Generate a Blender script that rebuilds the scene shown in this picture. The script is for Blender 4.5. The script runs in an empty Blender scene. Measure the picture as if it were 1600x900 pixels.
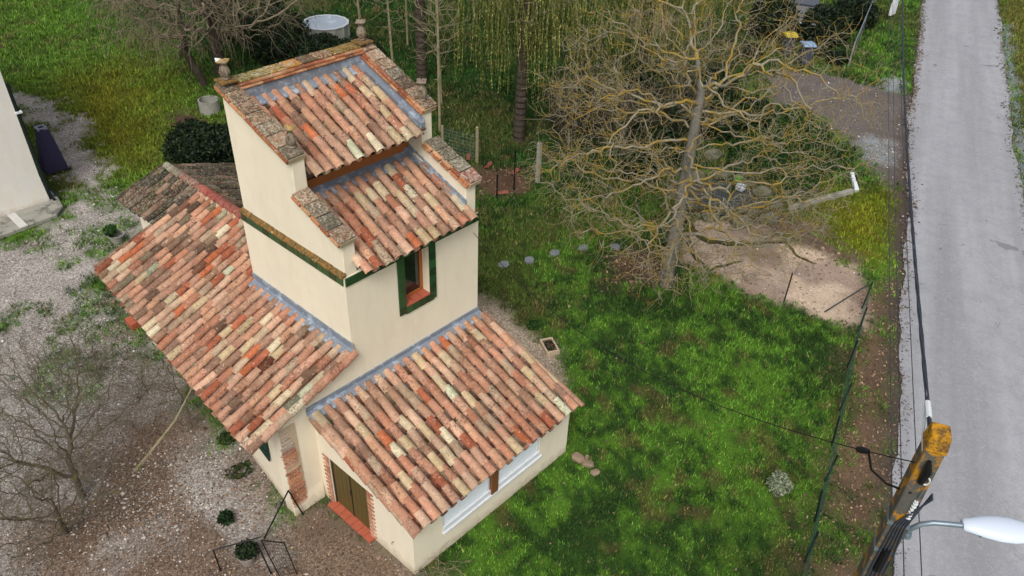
import bpy, math, random
import numpy as np
from mathutils import Vector, Matrix
R = math.radians
random.seed(7); rng = np.random.default_rng(7)
S = bpy.context.scene
COL = S.collection
# ------------------------------------------------------------ camera, sky, sun, exposure
cam = bpy.data.cameras.new('camera'); co = bpy.data.objects.new('camera', cam); COL.objects.link(co)
cam.sensor_width = 36; cam.lens = 36*1256.91/1600; cam.clip_start = .1; cam.clip_end = 2000
co.matrix_world = Matrix(((.69081578, .4124231, -.5938693, -7.04064), (-.72223925, .43203929, -.54010418, -10.76754),
                          (.03382343, .8020282, .59632771, 14.61323), (0, 0, 0, 1)))
S.camera = co
w = bpy.data.worlds.new('World'); S.world = w; w.use_nodes = True
nt = w.node_tree; bg = nt.nodes['Background']
sky = nt.nodes.new('ShaderNodeTexSky'); sky.sky_type = 'NISHITA'; sky.sun_disc = False
SUN_EL, SUN_ROT = R(50), R(-124)
sky.sun_elevation = SUN_EL; sky.sun_rotation = SUN_ROT; sky.air_density = 1; sky.dust_density = 4
hs = nt.nodes.new('ShaderNodeHueSaturation'); hs.inputs['Saturation'].default_value = .3
nt.links.new(sky.outputs[0], hs.inputs['Color']); nt.links.new(hs.outputs[0], bg.inputs[0]); bg.inputs[1].default_value = .12
sun = bpy.data.lights.new('sun', 'SUN'); sun.energy = 1.35; sun.angle = R(22); sun.color = (1, .965, .91)
so = bpy.data.objects.new('sun', sun); COL.objects.link(so)
sd = Vector((math.sin(SUN_ROT)*math.cos(SUN_EL), math.cos(SUN_ROT)*math.cos(SUN_EL), math.sin(SUN_EL)))
so.rotation_euler = sd.to_track_quat('Z', 'Y').to_euler(); so.location = (0, 0, 30)
S.view_settings.view_transform = 'Standard'; S.view_settings.look = 'None'
S.view_settings.exposure = 0.30; S.view_settings.gamma = 1

# ------------------------------------------------------------ helpers
KS = -.0285
def H(x, y, z=0): return (x + KS*y, y, z)          # the house's slightly skewed frame
def lin(c): return tuple(((v/255)/12.92 if v/255 <= .04045 else ((v/255+.055)/1.055)**2.4) for v in c)
class MB:
    def __init__(s): s.v = []; s.f = []
    def add(s, vs, fs):
        n = len(s.v); s.v += [tuple(p) for p in vs]; s.f += [tuple(i+n for i in f) for f in fs]
    def box(s, a, b, T=H):
        x0, y0, z0 = a; x1, y1, z1 = b
        s.add([T(*p) for p in ((x0,y0,z0),(x1,y0,z0),(x1,y1,z0),(x0,y1,z0),(x0,y0,z1),(x1,y0,z1),(x1,y1,z1),(x0,y1,z1))],
              [(0,3,2,1),(4,5,6,7),(0,1,5,4),(1,2,6,5),(2,3,7,6),(3,0,4,7)])
    def prism(s, pts, a, b, axis='x', T=H):          # pts polygon in the two other axes, extruded a..b
        def P(p, t): return T(t, *p) if axis == 'x' else (T(p[0], t, p[1]) if axis == 'y' else T(p[0], p[1], t))
        n = len(pts); s.add([P(p, a) for p in pts] + [P(p, b) for p in pts],
              [tuple(range(n)), tuple(range(2*n-1, n-1, -1))] + [(i, i+n, (i+1) % n+n, (i+1) % n) for i in range(n)])
    def tube(s, pts, rad, n=6, cap=True):
        pts = [Vector(p) for p in pts]; rs = rad if hasattr(rad, '__len__') else [rad]*len(pts)
        base = len(s.v); up = Vector((.13, .31, .94))
        for i, p in enumerate(pts):
            t = (pts[min(i+1, len(pts)-1)] - pts[max(i-1, 0)]).normalized()
            a = t.cross(up)
            if a.length < .05: a = t.cross(Vector((1, 0, 0)))
            a.normalize(); b = t.cross(a)
            for k in range(n):
                q = 2*math.pi*k/n; s.v.append(tuple(p + a*math.cos(q)*rs[i] + b*math.sin(q)*rs[i]))
        for i in range(len(pts)-1):
            for k in range(n):
                a0 = base+i*n+k; a1 = base+i*n+(k+1) % n; s.f.append((a0, a1, a1+n, a0+n))
        if cap: s.f.append(tuple(base+k for k in range(n))[::-1]); s.f.append(tuple(base+(len(pts)-1)*n+k for k in range(n)))
    def lathe(s, c, prof, n=16, ring=False):
        base = len(s.v)
        for r_, z in prof:
            for k in range(n):
                q = 2*math.pi*k/n; s.v.append((c[0]+r_*math.cos(q), c[1]+r_*math.sin(q), c[2]+z))
        for i in range(len(prof)-1):
            for k in range(n):
                a0 = base+i*n+k; a1 = base+i*n+(k+1) % n; s.f.append((a0, a1, a1+n, a0+n))
        if ring: return
        s.f.append(tuple(base+k for k in range(n))[::-1]); s.f.append(tuple(base+(len(prof)-1)*n+k for k in range(n)))
    def mesh(s, name, m, smooth=False):
        me = bpy.data.meshes.new(name); me.from_pydata(s.v, [], s.f); me.materials.append(m)
        import bmesh
        bm = bmesh.new(); bm.from_mesh(me); bmesh.ops.recalc_face_normals(bm, faces=bm.faces); bm.to_mesh(me); bm.free()
        if smooth:
            me.shade_smooth()
            try: me.set_sharp_from_angle(angle=R(40))
            except Exception: pass
        return me
    def build(s, name, m, parent=None, smooth=False, bevel=0, kind=None):
        o = bpy.data.objects.new(name, s.mesh(name, m, smooth)); link(o, parent)
        if bevel:
            b = o.modifiers.new('bevel', 'BEVEL'); b.width = bevel; b.segments = 2; b.limit_method = 'ANGLE'
        if kind: o['kind'] = kind
        return o
def link(o, parent=None):
    COL.objects.link(o)
    if parent: o.parent = parent
    return o
def npmesh(name, V, F, m, parent=None, cols=None, kind=None, smooth=False):   # V (n,3), F (m,k) arrays
    V = np.asarray(V, np.float32); F = np.asarray(F, np.int32); k = F.shape[1]
    me = bpy.data.meshes.new(name); me.vertices.add(len(V)); me.vertices.foreach_set('co', V.ravel())
    me.loops.add(F.size); me.loops.foreach_set('vertex_index', F.ravel())
    me.polygons.add(len(F)); me.polygons.foreach_set('loop_start', np.arange(0, F.size, k, dtype=np.int32))
    me.polygons.foreach_set('loop_total', np.full(len(F), k, np.int32))
    if smooth: me.polygons.foreach_set('use_smooth', np.ones(len(F), bool))
    me.update(calc_edges=True)
    if cols is not None:
        at = me.color_attributes.new('tint', 'FLOAT_COLOR', 'POINT')
        at.data.foreach_set('color', (cols if cols.shape[1] == 4 else np.c_[cols, np.ones(len(V))]).astype(np.float32).ravel())
    me.materials.append(m)
    o = bpy.data.objects.new(name, me); link(o, parent)
    if kind: o['kind'] = kind
    return o
def tag(o, label, cat, group=None, kind=None):
    if label: o['label'] = label
    if cat: o['category'] = cat
    if group: o['group'] = group
    if kind: o['kind'] = kind
    return o
def empty(name, loc, label, cat, group=None, kind=None):
    o = bpy.data.objects.new(name, None); link(o); o['_base'] = 1; del o['_base']
    o.location = loc; return tag(o, label, cat, group, kind)
def parts_to(root):                                 # children were built in world space: keep them there
    mi = Matrix.Translation(root.location).inverted()
    for c in root.children: c.matrix_parent_inverse = mi
# ------------------------------------------------------------ materials
def nodes(name):
    m = bpy.data.materials.new(name); m.use_nodes = True; t = m.node_tree; t.nodes.clear()
    o = t.nodes.new('ShaderNodeOutputMaterial'); b = t.nodes.new('ShaderNodeBsdfPrincipled'); t.links.new(b.outputs[0], o.inputs[0])
    return m, t, b
def N(t, ty, **kw):
    n = t.nodes.new(ty)
    for k, v in kw.items():
        if k in n.inputs.keys(): n.inputs[k].default_value = v
        else: setattr(n, k, v)
    return n
def noise(t, scale, detail=4, rough=.6, vec=None, dim='3D', dist=0):
    n = N(t, 'ShaderNodeTexNoise'); n.inputs['Scale'].default_value = scale; n.inputs['Detail'].default_value = detail
    n.inputs['Roughness'].default_value = rough; n.inputs['Distortion'].default_value = dist
    if vec is not None: t.links.new(vec, n.inputs['Vector'])
    return n.outputs['Fac']
def ramp(t, fac, stops, interp='LINEAR'):
    r = N(t, 'ShaderNodeValToRGB'); r.color_ramp.interpolation = interp; e = r.color_ramp.elements
    while len(e) < len(stops): e.new(.5)
    for i, (p, c) in enumerate(stops):
        e[i].position = p; e[i].color = (c if hasattr(c, '__len__') else (c, c, c))[:3] + (1,) if hasattr(c, '__len__') else (c, c, c, 1)
    t.links.new(fac, r.inputs[0]); return r.outputs[0]
def mix(t, fac, a, b, mode='MIX'):
    n = N(t, 'ShaderNodeMix', data_type='RGBA', blend_type=mode)
    for s, v in ((n.inputs[0], fac), (n.inputs[6], a), (n.inputs[7], b)):
        if hasattr(v, 'node'): t.links.new(v, s)
        elif hasattr(v, '__len__'): s.default_value = tuple(v[:3])+(1,)
        else: s.default_value = v
    return n.outputs[2]
def bump(t, b, h, st=.3, d=.01):
    n = N(t, 'ShaderNodeBump'); n.inputs['Strength'].default_value = st; n.inputs['Distance'].default_value = d
    t.links.new(h, n.inputs['Height']); t.links.new(n.outputs[0], b.inputs['Normal'])
def pos(t): return N(t, 'ShaderNodeNewGeometry').outputs['Position']
def objc(t):
    tc = N(t, 'ShaderNodeTexCoord'); oi = N(t, 'ShaderNodeObjectInfo')
    a = N(t, 'ShaderNodeVectorMath', operation='ADD'); s = N(t, 'ShaderNodeVectorMath', operation='SCALE')
    cb = N(t, 'ShaderNodeCombineXYZ'); t.links.new(oi.outputs['Random'], cb.inputs[0]); t.links.new(oi.outputs['Random'], cb.inputs[1])
    t.links.new(cb.outputs[0], s.inputs[0]); s.inputs['Scale'].default_value = 57
    t.links.new(tc.outputs['Object'], a.inputs[0]); t.links.new(s.outputs[0], a.inputs[1])
    return a.outputs[0], oi
def simple(name, c, rough=.8, var=.15, scale=6, metal=0, bmp=.2, bscale=40, spots=None, sscale=3, sth=.6, vec=None, spec=.3):
    m, t, b = nodes(name); v = pos(t); c = lin(c)
    n = noise(t, scale, 5, .65, v)
    col = mix(t, n, tuple(x*(1-var*2) for x in c), tuple(min(1, x*(1+var*2)) for x in c))
    if spots:
        f = ramp(t, noise(t, sscale, 6, .7, v), [(sth-.04, 0.0), (sth+.05, 1.0)]); col = mix(t, f, col, lin(spots))
    t.links.new(col, b.inputs['Base Color']); b.inputs['Roughness'].default_value = rough; b.inputs['Metallic'].default_value = metal
    b.inputs['Specular IOR Level'].default_value = spec
    if bmp: bump(t, b, noise(t, bscale, 4, .7, v), bmp, .01)
    return m
def tile_mat(name, lichen=.5, dark=(70, 62, 55), pale=(205, 195, 175), attr=False, amt=1.0):
    m, t, b = nodes(name)
    if attr:
        base = N(t, 'ShaderNodeAttribute', attribute_name='tint').outputs['Color']; v = pos(t); rnd = noise(t, .9, 1, .5, v)
    else:
        v, oi = objc(t); base = oi.outputs['Color']; rnd = oi.outputs['Random']
    col = mix(t, 1, base, ramp(t, noise(t, 9, 5, .7, v), [(.3, .82), (.7, 1.18)]), 'MULTIPLY')
    col = mix(t, ramp(t, noise(t, 30, 4, .7, v), [(.52, 0.0), (.62, .6)]), col, mix(t, 1, col, (.62, .58, .55), 'MULTIPLY'))
    f1 = ramp(t, noise(t, 14, 5, .75, v, dist=.6), [(.62-.10*lichen, 0.0), (.68-.06*lichen, .85*amt)])
    col = mix(t, f1, col, lin(pale))
    off = N(t, 'ShaderNodeMath', operation='MULTIPLY_ADD'); t.links.new(rnd, off.inputs[0]); off.inputs[1].default_value = .16; 
    nn = noise(t, 22, 6, .8, v); t.links.new(nn, off.inputs[2])
    f2 = ramp(t, off.outputs[0], [(.70-.1*lichen, 0.0), (.78-.1*lichen, .8*amt)])
    col = mix(t, f2, col, lin(dark))
    wp = pos(t); col = mix(t, ramp(t, noise(t, 1.3, 5, .7, wp), [(.40, 0.0), (.66, .85)]), col, mix(t, 1, col, (.62, .58, .54), 'MULTIPLY'))
    col = mix(t, ramp(t, noise(t, 5.5, 6, .8, wp), [(.57, 0.0), (.66, .7)]), col, mix(t, 1, col, (.50, .47, .42), 'MULTIPLY'))
    t.links.new(col, b.inputs['Base Color']); b.inputs['Roughness'].default_value = .88; b.inputs['Specular IOR Level'].default_value = .2
    bump(t, b, noise(t, 60, 5, .7, v), .5, .006)
    return m
M = {}
def plaster(name, c, stain):
    m, t, b = nodes(name); v = pos(t); c = lin(c)
    col = mix(t, noise(t, 1.1, 5, .6, v), tuple(x*.93 for x in c), tuple(min(.9, x*1.05) for x in c))
    sp = N(t, 'ShaderNodeSeparateXYZ'); t.links.new(v, sp.inputs[0])
    mp = N(t, 'ShaderNodeMapping'); mp.inputs['Scale'].default_value = (1.6, 1.6, .5); t.links.new(v, mp.inputs[0])
    st = ramp(t, noise(t, 1.6, 7, .75, mp.outputs[0]), [(.48, 0.0), (.8, .4)])
    col = mix(t, st, col, lin(stain))
    col = mix(t, ramp(t, noise(t, .7, 6, .8, v), [(.45, 0.0), (.7, .35)]), col, tuple(x*.86 for x in c))
    lo = N(t, 'ShaderNodeMath', operation='MULTIPLY_ADD'); t.links.new(sp.outputs[2], lo.inputs[0]); lo.inputs[1].default_value = -1.6
    t.links.new(noise(t, 5, 5, .7, v), lo.inputs[2])
    g = ramp(t, lo.outputs[0], [(.0, 0.0), (.6, .65)]); col = mix(t, g, col, lin((165, 145, 120)))
    t.links.new(col, b.inputs['Base Color']); b.inputs['Roughness'].default_value = .95; b.inputs['Specular IOR Level'].default_value = .1
    bump(t, b, noise(t, 45, 6, .75, v), .35, .01)
    return m
M['wall'] = plaster('cream_render', (232, 221, 198), (200, 187, 162))
M['tile'] = tile_mat('canal_tile', .35)
M['tile_old'] = tile_mat('mossy_canal_tile', 1.25, (38, 38, 32), (150, 148, 130), amt=1.1)
M['pan'] = tile_mat('pan_tile', .8, (60, 52, 46), (150, 135, 120), attr=True)
M['pan_old'] = tile_mat('pan_tile_old', 1.6, (34, 34, 28), (110, 108, 92), attr=True)
M['coping'] = tile_mat('weathered_coping', 1.5, (64, 62, 50), (196, 190, 172))
M['brick'] = tile_mat('thin_brick', .5, (95, 78, 62), (214, 200, 178))
M['mortar'] = simple('pale_mortar', (182, 164, 138), .95, .12, 12)
M['zinc'] = simple('zinc_flashing', (126, 134, 145), .6, .14, 5, .1, .2, 20, (168, 178, 190), 4, .56, spec=.5)
M['green_tile'] = None
def glaze():
    m, t, b = nodes('green_glaze'); v, oi = objc(t)
    col = mix(t, oi.outputs['Random'], lin((20, 50, 26)), lin((40, 84, 44)))
    col = mix(t, ramp(t, noise(t, 20, 5, .7, v), [(.5, 0.0), (.75, .5)]), col, lin((70, 92, 60)))
    t.links.new(col, b.inputs['Base Color']); b.inputs['Roughness'].default_value = .3; bump(t, b, noise(t, 25, 3, .6, v), .3, .006); return m
M['green_tile'] = glaze()
def moss():
    m, t, b = nodes('ochre_moss_tile'); v, oi = objc(t)
    col = mix(t, noise(t, 8, 4, .7, v), lin((132, 80, 44)), lin((156, 118, 48)))
    col = mix(t, ramp(t, noise(t, 13, 5, .8, v), [(.44, 0.0), (.56, 1.0)]), col, lin((84, 78, 46)))
    col = mix(t, ramp(t, noise(t, 6, 5, .8, v), [(.6, 0.0), (.68, 1.0)]), col, lin((196, 180, 150)))
    t.links.new(col, b.inputs['Base Color']); b.inputs['Roughness'].default_value = .95; bump(t, b, noise(t, 40, 5, .8, v), .8, .02); return m
M['moss'] = moss()
def wood(name, a, bb, gs=(2, 2, 26)):
    m, t, b = nodes(name); v = pos(t); mp = N(t, 'ShaderNodeMapping'); mp.inputs['Scale'].default_value = gs; t.links.new(v, mp.inputs[0])
    col = mix(t, noise(t, 3, 6, .7, mp.outputs[0]), lin(a), lin(bb)); t.links.new(col, b.inputs['Base Color']); b.inputs['Roughness'].default_value = .6
    bump(t, b, noise(t, 6, 4, .6, mp.outputs[0]), .3, .005); return m
M['frame_wood'] = wood('varnished_wood', (128, 68, 26), (178, 108, 48))
M['door_wood'] = wood('olive_door_wood', (72, 60, 28), (104, 88, 44), (14, 14, 1))
M['post_wood'] = wood('brown_post_wood', (96, 56, 28), (140, 88, 48), (14, 14, 1))
M['dark_wood'] = wood('dark_door_frame', (36, 30, 20), (60, 48, 30))
M['glass'] = simple('dark_glass', (22, 26, 28), .06, .05, 2, 0, 0, spec=.8)
M['white'] = simple('white_shutter', (232, 238, 244), .5, .04, 3, 0, .05)
M['white2'] = simple('white_sill', (214, 217, 220), .6, .06, 5, 0, .1)
M['red_tile'] = simple('red_sill_tile', (172, 92, 68), .7, .15, 9, 0, .3)
M['green_paint'] = simple('green_shutter_paint', (16, 54, 42), .5, .08, 4, 0, .1)
M['concrete'] = simple('grey_concrete', (150, 148, 138), .9, .15, 3, 0, .4, 30, (105, 104, 96), 2, .55)
M['metal_dark'] = simple('dark_green_metal', (22, 34, 32), .5, .1, 4, 0, 0)
M['fence_green'] = simple('fence_green', (44, 76, 66), .6, .1, 4, 0, 0)
M['black'] = simple('black_plastic', (18, 18, 20), .5, .1, 4, 0, 0)
M['cable'] = simple('grey_cable', (58, 62, 72), .6, .1, 4, 0, 0)
M['galv'] = simple('galvanised_arm', (132, 146, 156), .4, .08, 8, .5, .1)
M['lamp'] = simple('lamp_plastic', (206, 216, 232), .3, .02, 2, 0, 0, spec=.5)
M['pole'] = simple('lichen_concrete_pole', (88, 86, 80), .95, .2, 9, 0, .6, 30, (176, 124, 34), 5, .53)
M['pole_top'] = simple('ochre_lichen', (186, 134, 30), .95, .3, 12, 0, 1, 30, (112, 82, 44), 11, .5)
M['bark_lichen'] = None
def bark(name, a, bb, lich, th=.5, sc=7):
    m, t, b = nodes(name); v = pos(t)
    col = mix(t, noise(t, 10, 5, .7, v), lin(a), lin(bb))
    col = mix(t, ramp(t, noise(t, sc, 5, .75, v), [(th-.04, 0.0), (th+.06, 1.0)]), col, lin(lich))
    t.links.new(col, b.inputs['Base Color']); b.inputs['Roughness'].default_value = .95; b.inputs['Specular IOR Level'].default_value = .15
    bump(t, b, noise(t, 30, 5, .75, v), .8, .02); return m
M['bark_walnut'] = bark('walnut_bark', (92, 88, 80), (146, 142, 132), (82, 78, 50), .6)
M['bark_lichen'] = bark('lichened_twigs', (112, 106, 90), (172, 164, 142), (156, 130, 58), .51, 2.0)
M['limb_moss'] = bark('mossy_limb', (46, 40, 32), (84, 76, 62), (84, 86, 40), .5)
M['bark_dark'] = bark('dark_bark', (52, 44, 38), (96, 86, 76), (70, 74, 52), .6)
M['bark_pale'] = bark('pale_stem', (128, 118, 94), (164, 152, 124), (116, 120, 70), .55)
M['twig_brown'] = bark('brown_twigs', (112, 100, 84), (160, 146, 124), (112, 112, 70), .56)
M['twig_fg'] = bark('foreground_twigs', (80, 70, 62), (120, 110, 94), (112, 108, 66), .56, 4)
def leafmat(name, rough=.6, trans=.25):
    m, t, b = nodes(name); base = N(t, 'ShaderNodeAttribute', attribute_name='tint').outputs['Color']
    t.links.new(base, b.inputs['Base Color']); b.inputs['Roughness'].default_value = rough; b.inputs['Specular IOR Level'].default_value = .25
    o = [n for n in t.nodes if n.type == 'OUTPUT_MATERIAL'][0]
    tr = N(t, 'ShaderNodeBsdfTranslucent'); t.links.new(base, tr.inputs[0]); mx = N(t, 'ShaderNodeMixShader'); mx.inputs[0].default_value = trans
    t.links.new(b.outputs[0], mx.inputs[1]); t.links.new(tr.outputs[0], mx.inputs[2]); t.links.new(mx.outputs[0], o.inputs[0]); return m
M['leaf'] = leafmat('leaves'); M['grass'] = leafmat('grass_blades', .7, .3)
M['stone'] = leafmat('pebbles', .85, 0.0)
# ------------------------------------------------------------ numpy noise
_L = rng.random((256, 256))
def vnoise(x, y, s):
    x = np.asarray(x)/s+91.3; y = np.asarray(y)/s+57.7; xi = np.floor(x).astype(int); yi = np.floor(y).astype(int)
    fx = x-xi; fy = y-yi; fx = fx*fx*(3-2*fx); fy = fy*fy*(3-2*fy); g = lambda a, b: _L[a % 256, b % 256]
    return (g(xi, yi)*(1-fx)+g(xi+1, yi)*fx)*(1-fy)+(g(xi, yi+1)*(1-fx)+g(xi+1, yi+1)*fx)*fy
def fbm(x, y, s, o=4):
    r = 0; a = 1; tot = 0
    for i in range(o): r = r+a*vnoise(x+17*i, y-9*i, s/2**i); tot += a; a *= .55
    return r/tot
def sdf(px, py, poly):                                # signed distance, positive inside
    P = np.array(poly, float); d = np.full(px.shape, 1e9); ins = np.zeros(px.shape, bool)
    for i in range(len(P)):
        a = P[i]; b = P[(i+1) % len(P)]; e = b-a; t = np.clip(((px-a[0])*e[0]+(py-a[1])*e[1])/(e@e+1e-9), 0, 1)
        d = np.minimum(d, np.hypot(px-a[0]-t*e[0], py-a[1]-t*e[1]))
        c = ((a[1] > py) != (b[1] > py)) & (px < (b[0]-a[0])*(py-a[1])/(b[1]-a[1]+1e-12)+a[0]); ins ^= c
    return np.where(ins, d, -d)
ZN = {
'yard':[(-14,15.5),(-5.3,15.1),(-2.2,15.1),(-0.3,15.5),(0.7,17.4),(1.4,21.9),(1.9,26.8),(3.0,25.0),(3.1,23.1),(1.9,18.5),(1.5,16.6),(2.4,15.2),(2.0,13.8),(0.6,12.4),(-1.1,11.5),(-1.4,9.7),(-1.6,4.1),(-1.9,0.0),(-1.2,-0.4),(-1.1,-3.1),(-2.8,-4.9),(-9.4,-4.8),(-16,2)],
'soil':[(-0.8,9.6),(-1.5,4.0),(-1.9,0.0),(-1.2,-0.2),(-1.1,-3.0),(-3.0,-4.7),(-9.4,-1.8),(-6.7,3.7),(-4.5,5.3),(-3.0,5.6),(-2.5,5.6),(-1.6,6.8)],
'doordirt':[(-1.7,0.1),(-1.0,-0.3),(-1.0,-1.9),(-1.1,-3.0),(-2.1,-3.2),(-2.9,-1.2),(-2.6,-0.3)],
'path':[(5.0,4.1),(6.4,3.4),(6.6,1.9),(6.35,0.4),(6.35,-0.5),(5.2,-1.8),(3.7,-1.5),(3.7,2.3)],
'mulch':[(10.8,1.5),(12.2,1.1),(12.5,0.1),(11.1,-0.7),(10.1,-0.2),(9.8,0.7)],
'sand':[(12.5,-0.2),(14.0,0.5),(15.3,0.7),(16.2,-0.6),(16.2,-2.6),(16.3,-4.8),(13.4,-6.1),(13.1,-4.7),(12.7,-2.9),(12.7,-1.1)],
'mulch2':[(16.0,.4),(16.9,.2),(18.1,-1.8),(16.5,-4.7),(16.0,-2.7)],
'verge':[(14.9,-5.5),(16.5,-5.7),(9.6,-8.6),(4.5,-10.6),(-3,-14),(-4,-11),(4.9,-8.5),(7.2,-7.9),(11.2,-6.7)],
'edge':[(40.2,3.0),(65.5,12.0),(66.0,11.0),(40.6,2.2),(28.4,-2.2),(21.4,-5.0),(15.5,-7.0),(9.7,-9.2),(4.6,-11.2),(-6,-15),(-7,-14.6),(4.3,-10.4),(9.4,-8.4),(15.4,-6.0),(22.3,-3.3)],
'drive':[(29.5,6.3),(31.7,4.1),(31.6,2.5),(32.3,-.6),(23.4,-4.2),(22.6,-2.9),(24.5,-1.1),(26.2,1.4),(26.1,3.7)],
'dirt1':[(12.1,8.7),(13.1,7.3),(12.2,6.1),(10.8,6.6),(10.8,7.4)],
'dirt2':[(5.6,20.7),(7.0,20.7),(6.5,19.2),(5.4,19.4)],
'moss1':[(4.3,26.5),(7.4,26.8),(5.9,21.4),(3.4,17.5),(1.9,18.6),(2.1,22.4)],
'moss2':[(19.4,-1.9),(21.5,-3.2),(17.5,-4.7),(17.1,-3.5)],
'heap1':[(32.5,1.7),(33.9,1.6),(33.5,0.8),(32.2,0.5),(31.6,1.0)],
'heap2':[(25.1,-0.5),(26.4,-0.6),(26.4,-1.5),(24.4,-2.2),(23.8,-1.6)],
'rverge':[(61.8,5.4),(46.5,0.4),(35.8,-3.5),(24.9,-7.1),(14.9,-10.6),(5,-14.5),(5,-20),(15.7,-12.4),(33.1,-6.7),(63.3,3.2)],
'rgrav':[(46.3,0.5),(47.0,0.2),(32.2,-4.9),(21.9,-8.8),(20.7,-8.7),(24.9,-7.0),(33.2,-4.1)],
'pond':[(17.2,2.1),(18.1,1.6),(18.1,-0.1),(17.5,-1.0),(16.4,-0.5),(15.6,0.8)],
'thicket':[(14.3,6.5),(17,9.5),(22,9.8),(24,7.8),(20.3,3.5),(15.5,3.0),(13.4,4.9)],
'backdirt':[(31.3,17.0),(34.9,15.5),(30.9,12.3),(28.5,13.1)],
}
ROAD_L = [(-8,-15.6),(4.6,-10.7),(6.8,-9.7),(9.6,-8.6),(14.7,-6.6),(21.3,-4.2),(28.3,-1.3),(47.8,5.5),(61.5,10.2),(160,44)]
ROAD_R = [(160,38),(65.2,7.3),(51.6,2.3),(39.9,-1.7),(31.8,-4.5),(23.5,-7.5),(18.0,-9.8),(9.5,-13.2),(-5,-19)]
def mask(k, x, y, soft=.15, rag=.5):
    n = (fbm(x, y, .9, 4)-.5)*2*rag + (fbm(x+40, y, .25, 2)-.5)*rag
    return np.clip((sdf(x, y, ZN[k])+n)/soft*.5+.5, 0, 1)
def ground_z(x, y): return (fbm(x, y, 3.5, 3)-.5)*.10*np.clip((np.hypot(x-1.5, y-1)-3.5)/4, 0, 1)
def ground_masks(x, y):
    m = {k: mask(k, x, y, {'yard': .5, 'soil': 1.2, 'verge': .7, 'moss1': 2.5, 'moss2': 1.5, 'thicket': 1.5, 'drive': .5, 'path': .2, 'sand': .25, 'mulch': .5}.get(k, .35),
                 {'moss1': 1.6, 'yard': 1.1, 'soil': 1.2, 'path': .25, 'sand': .35, 'heap1': .2, 'heap2': .2, 'rgrav': .2, 'pond': .1, 'edge': .35, 'doordirt': .5}.get(k, .6)) for k in ZN}
    return m
GC = dict(yard=(158, 151, 145), soil=(118, 101, 87), doordirt=(122, 104, 88), path=(168, 152, 134), mulch=(88, 70, 56), sand=(204, 182, 160), mulch2=(104, 88, 76),
          verge=(108, 88, 70), edge=(84, 74, 68), drive=(106, 98, 94), dirt1=(94, 74, 58), dirt2=(84, 66, 56), heap1=(138, 142, 144), heap2=(138, 142, 144),
          rverge=(96, 100, 52), rgrav=(128, 136, 140), pond=(70, 66, 46), thicket=(40, 46, 26), backdirt=(130, 110, 98))
def grass_col(x, y, m):
    n1 = fbm(x, y, 2.6, 4); n2 = fbm(x+9, y+30, .7, 3); n3 = fbm(x-50, y, 5.5, 3)
    a = np.array(lin((48, 74, 32))); b = np.array(lin((92, 132, 44))); c = np.array(lin((82, 86, 44)))
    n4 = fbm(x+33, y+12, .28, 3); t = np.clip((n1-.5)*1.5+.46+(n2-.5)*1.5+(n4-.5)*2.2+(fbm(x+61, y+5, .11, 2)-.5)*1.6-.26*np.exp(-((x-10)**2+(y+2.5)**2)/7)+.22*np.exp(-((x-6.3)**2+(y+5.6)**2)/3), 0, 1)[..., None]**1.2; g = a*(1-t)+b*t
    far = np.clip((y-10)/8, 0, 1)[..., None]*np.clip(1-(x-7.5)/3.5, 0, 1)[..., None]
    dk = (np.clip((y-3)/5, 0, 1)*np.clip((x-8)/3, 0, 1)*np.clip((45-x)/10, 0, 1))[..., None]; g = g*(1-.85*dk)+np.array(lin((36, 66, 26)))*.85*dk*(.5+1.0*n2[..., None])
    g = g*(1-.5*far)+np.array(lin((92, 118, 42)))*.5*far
    s = np.clip((n3-.60)*5+(n4-.5)*2.0, 0, .7)[..., None]; g = g*(1-s)+c*s
    bp = np.clip((fbm(x+140, y+66, .55, 4)-.64)*7, 0, .5)[..., None]*np.clip(1-m['moss1'], 0, 1)[..., None]; g = g*(1-bp)+np.array(lin((104, 88, 58)))*bp
    q = m['moss1'][..., None]*.8; g = g*(1-q)+np.array(lin((118, 112, 28)))*q
    q = m['moss2'][..., None]*.75; g = g*(1-q)+np.array(lin((138, 134, 20)))*q
    q = m['rverge'][..., None]*.7; g = g*(1-q)+np.array(lin((110, 104, 50)))*q
    return g
BARE = ['yard','soil','doordirt','path','mulch','mulch2','sand','dirt1','dirt2','drive','edge','verge','heap1','heap2','rgrav','pond','backdirt']
def ground_col(x, y):
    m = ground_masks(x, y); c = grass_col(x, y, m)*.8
    nb = fbm(x+3, y+80, .5, 4)[..., None]
    bare = np.zeros(x.shape)
    for k in ('yard', 'soil', 'doordirt', 'thicket', 'path', 'mulch2', 'mulch', 'sand', 'drive', 'verge', 'edge', 'dirt1', 'dirt2', 'backdirt', 'heap1', 'heap2', 'rgrav', 'pond'):
        q = m[k]
        if k == 'thicket': q = q*.8
        if k == 'verge': q = q*np.clip(.55+(fbm(x, y+5, 1.2, 3)-.42)*4, .25, 1)
        if k == 'yard':  q = q*np.clip(1-(fbm(x+70, y, 1.8, 4)-.55)*5*np.clip((y-4)/5, .2, 1), .45, 1)
        if k == 'soil': q = q*np.clip(.75-(fbm(x+20, y+70, 1.1, 3)-.5)*4, 0, 1)
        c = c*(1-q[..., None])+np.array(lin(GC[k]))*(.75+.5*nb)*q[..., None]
        bare = bare*(1-q)+q*(k in BARE)
    sandm = m['sand']*np.clip((fbm(x, y, 1.0, 4)-.5)*4, 0, .5); c = c*(1-sandm[..., None])+np.array(lin((110, 86, 84)))*sandm[..., None]
    return c, bare, m
ax = np.concatenate([[-600, -300, -150, -80, -40, -22], np.arange(-12, 60, .16), [62, 70, 90, 140, 250, 400, 700]])
ay = np.concatenate([[-500, -250, -120, -60, -32], np.arange(-20, 46, .16), [48, 55, 75, 120, 250, 400, 700]])
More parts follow.
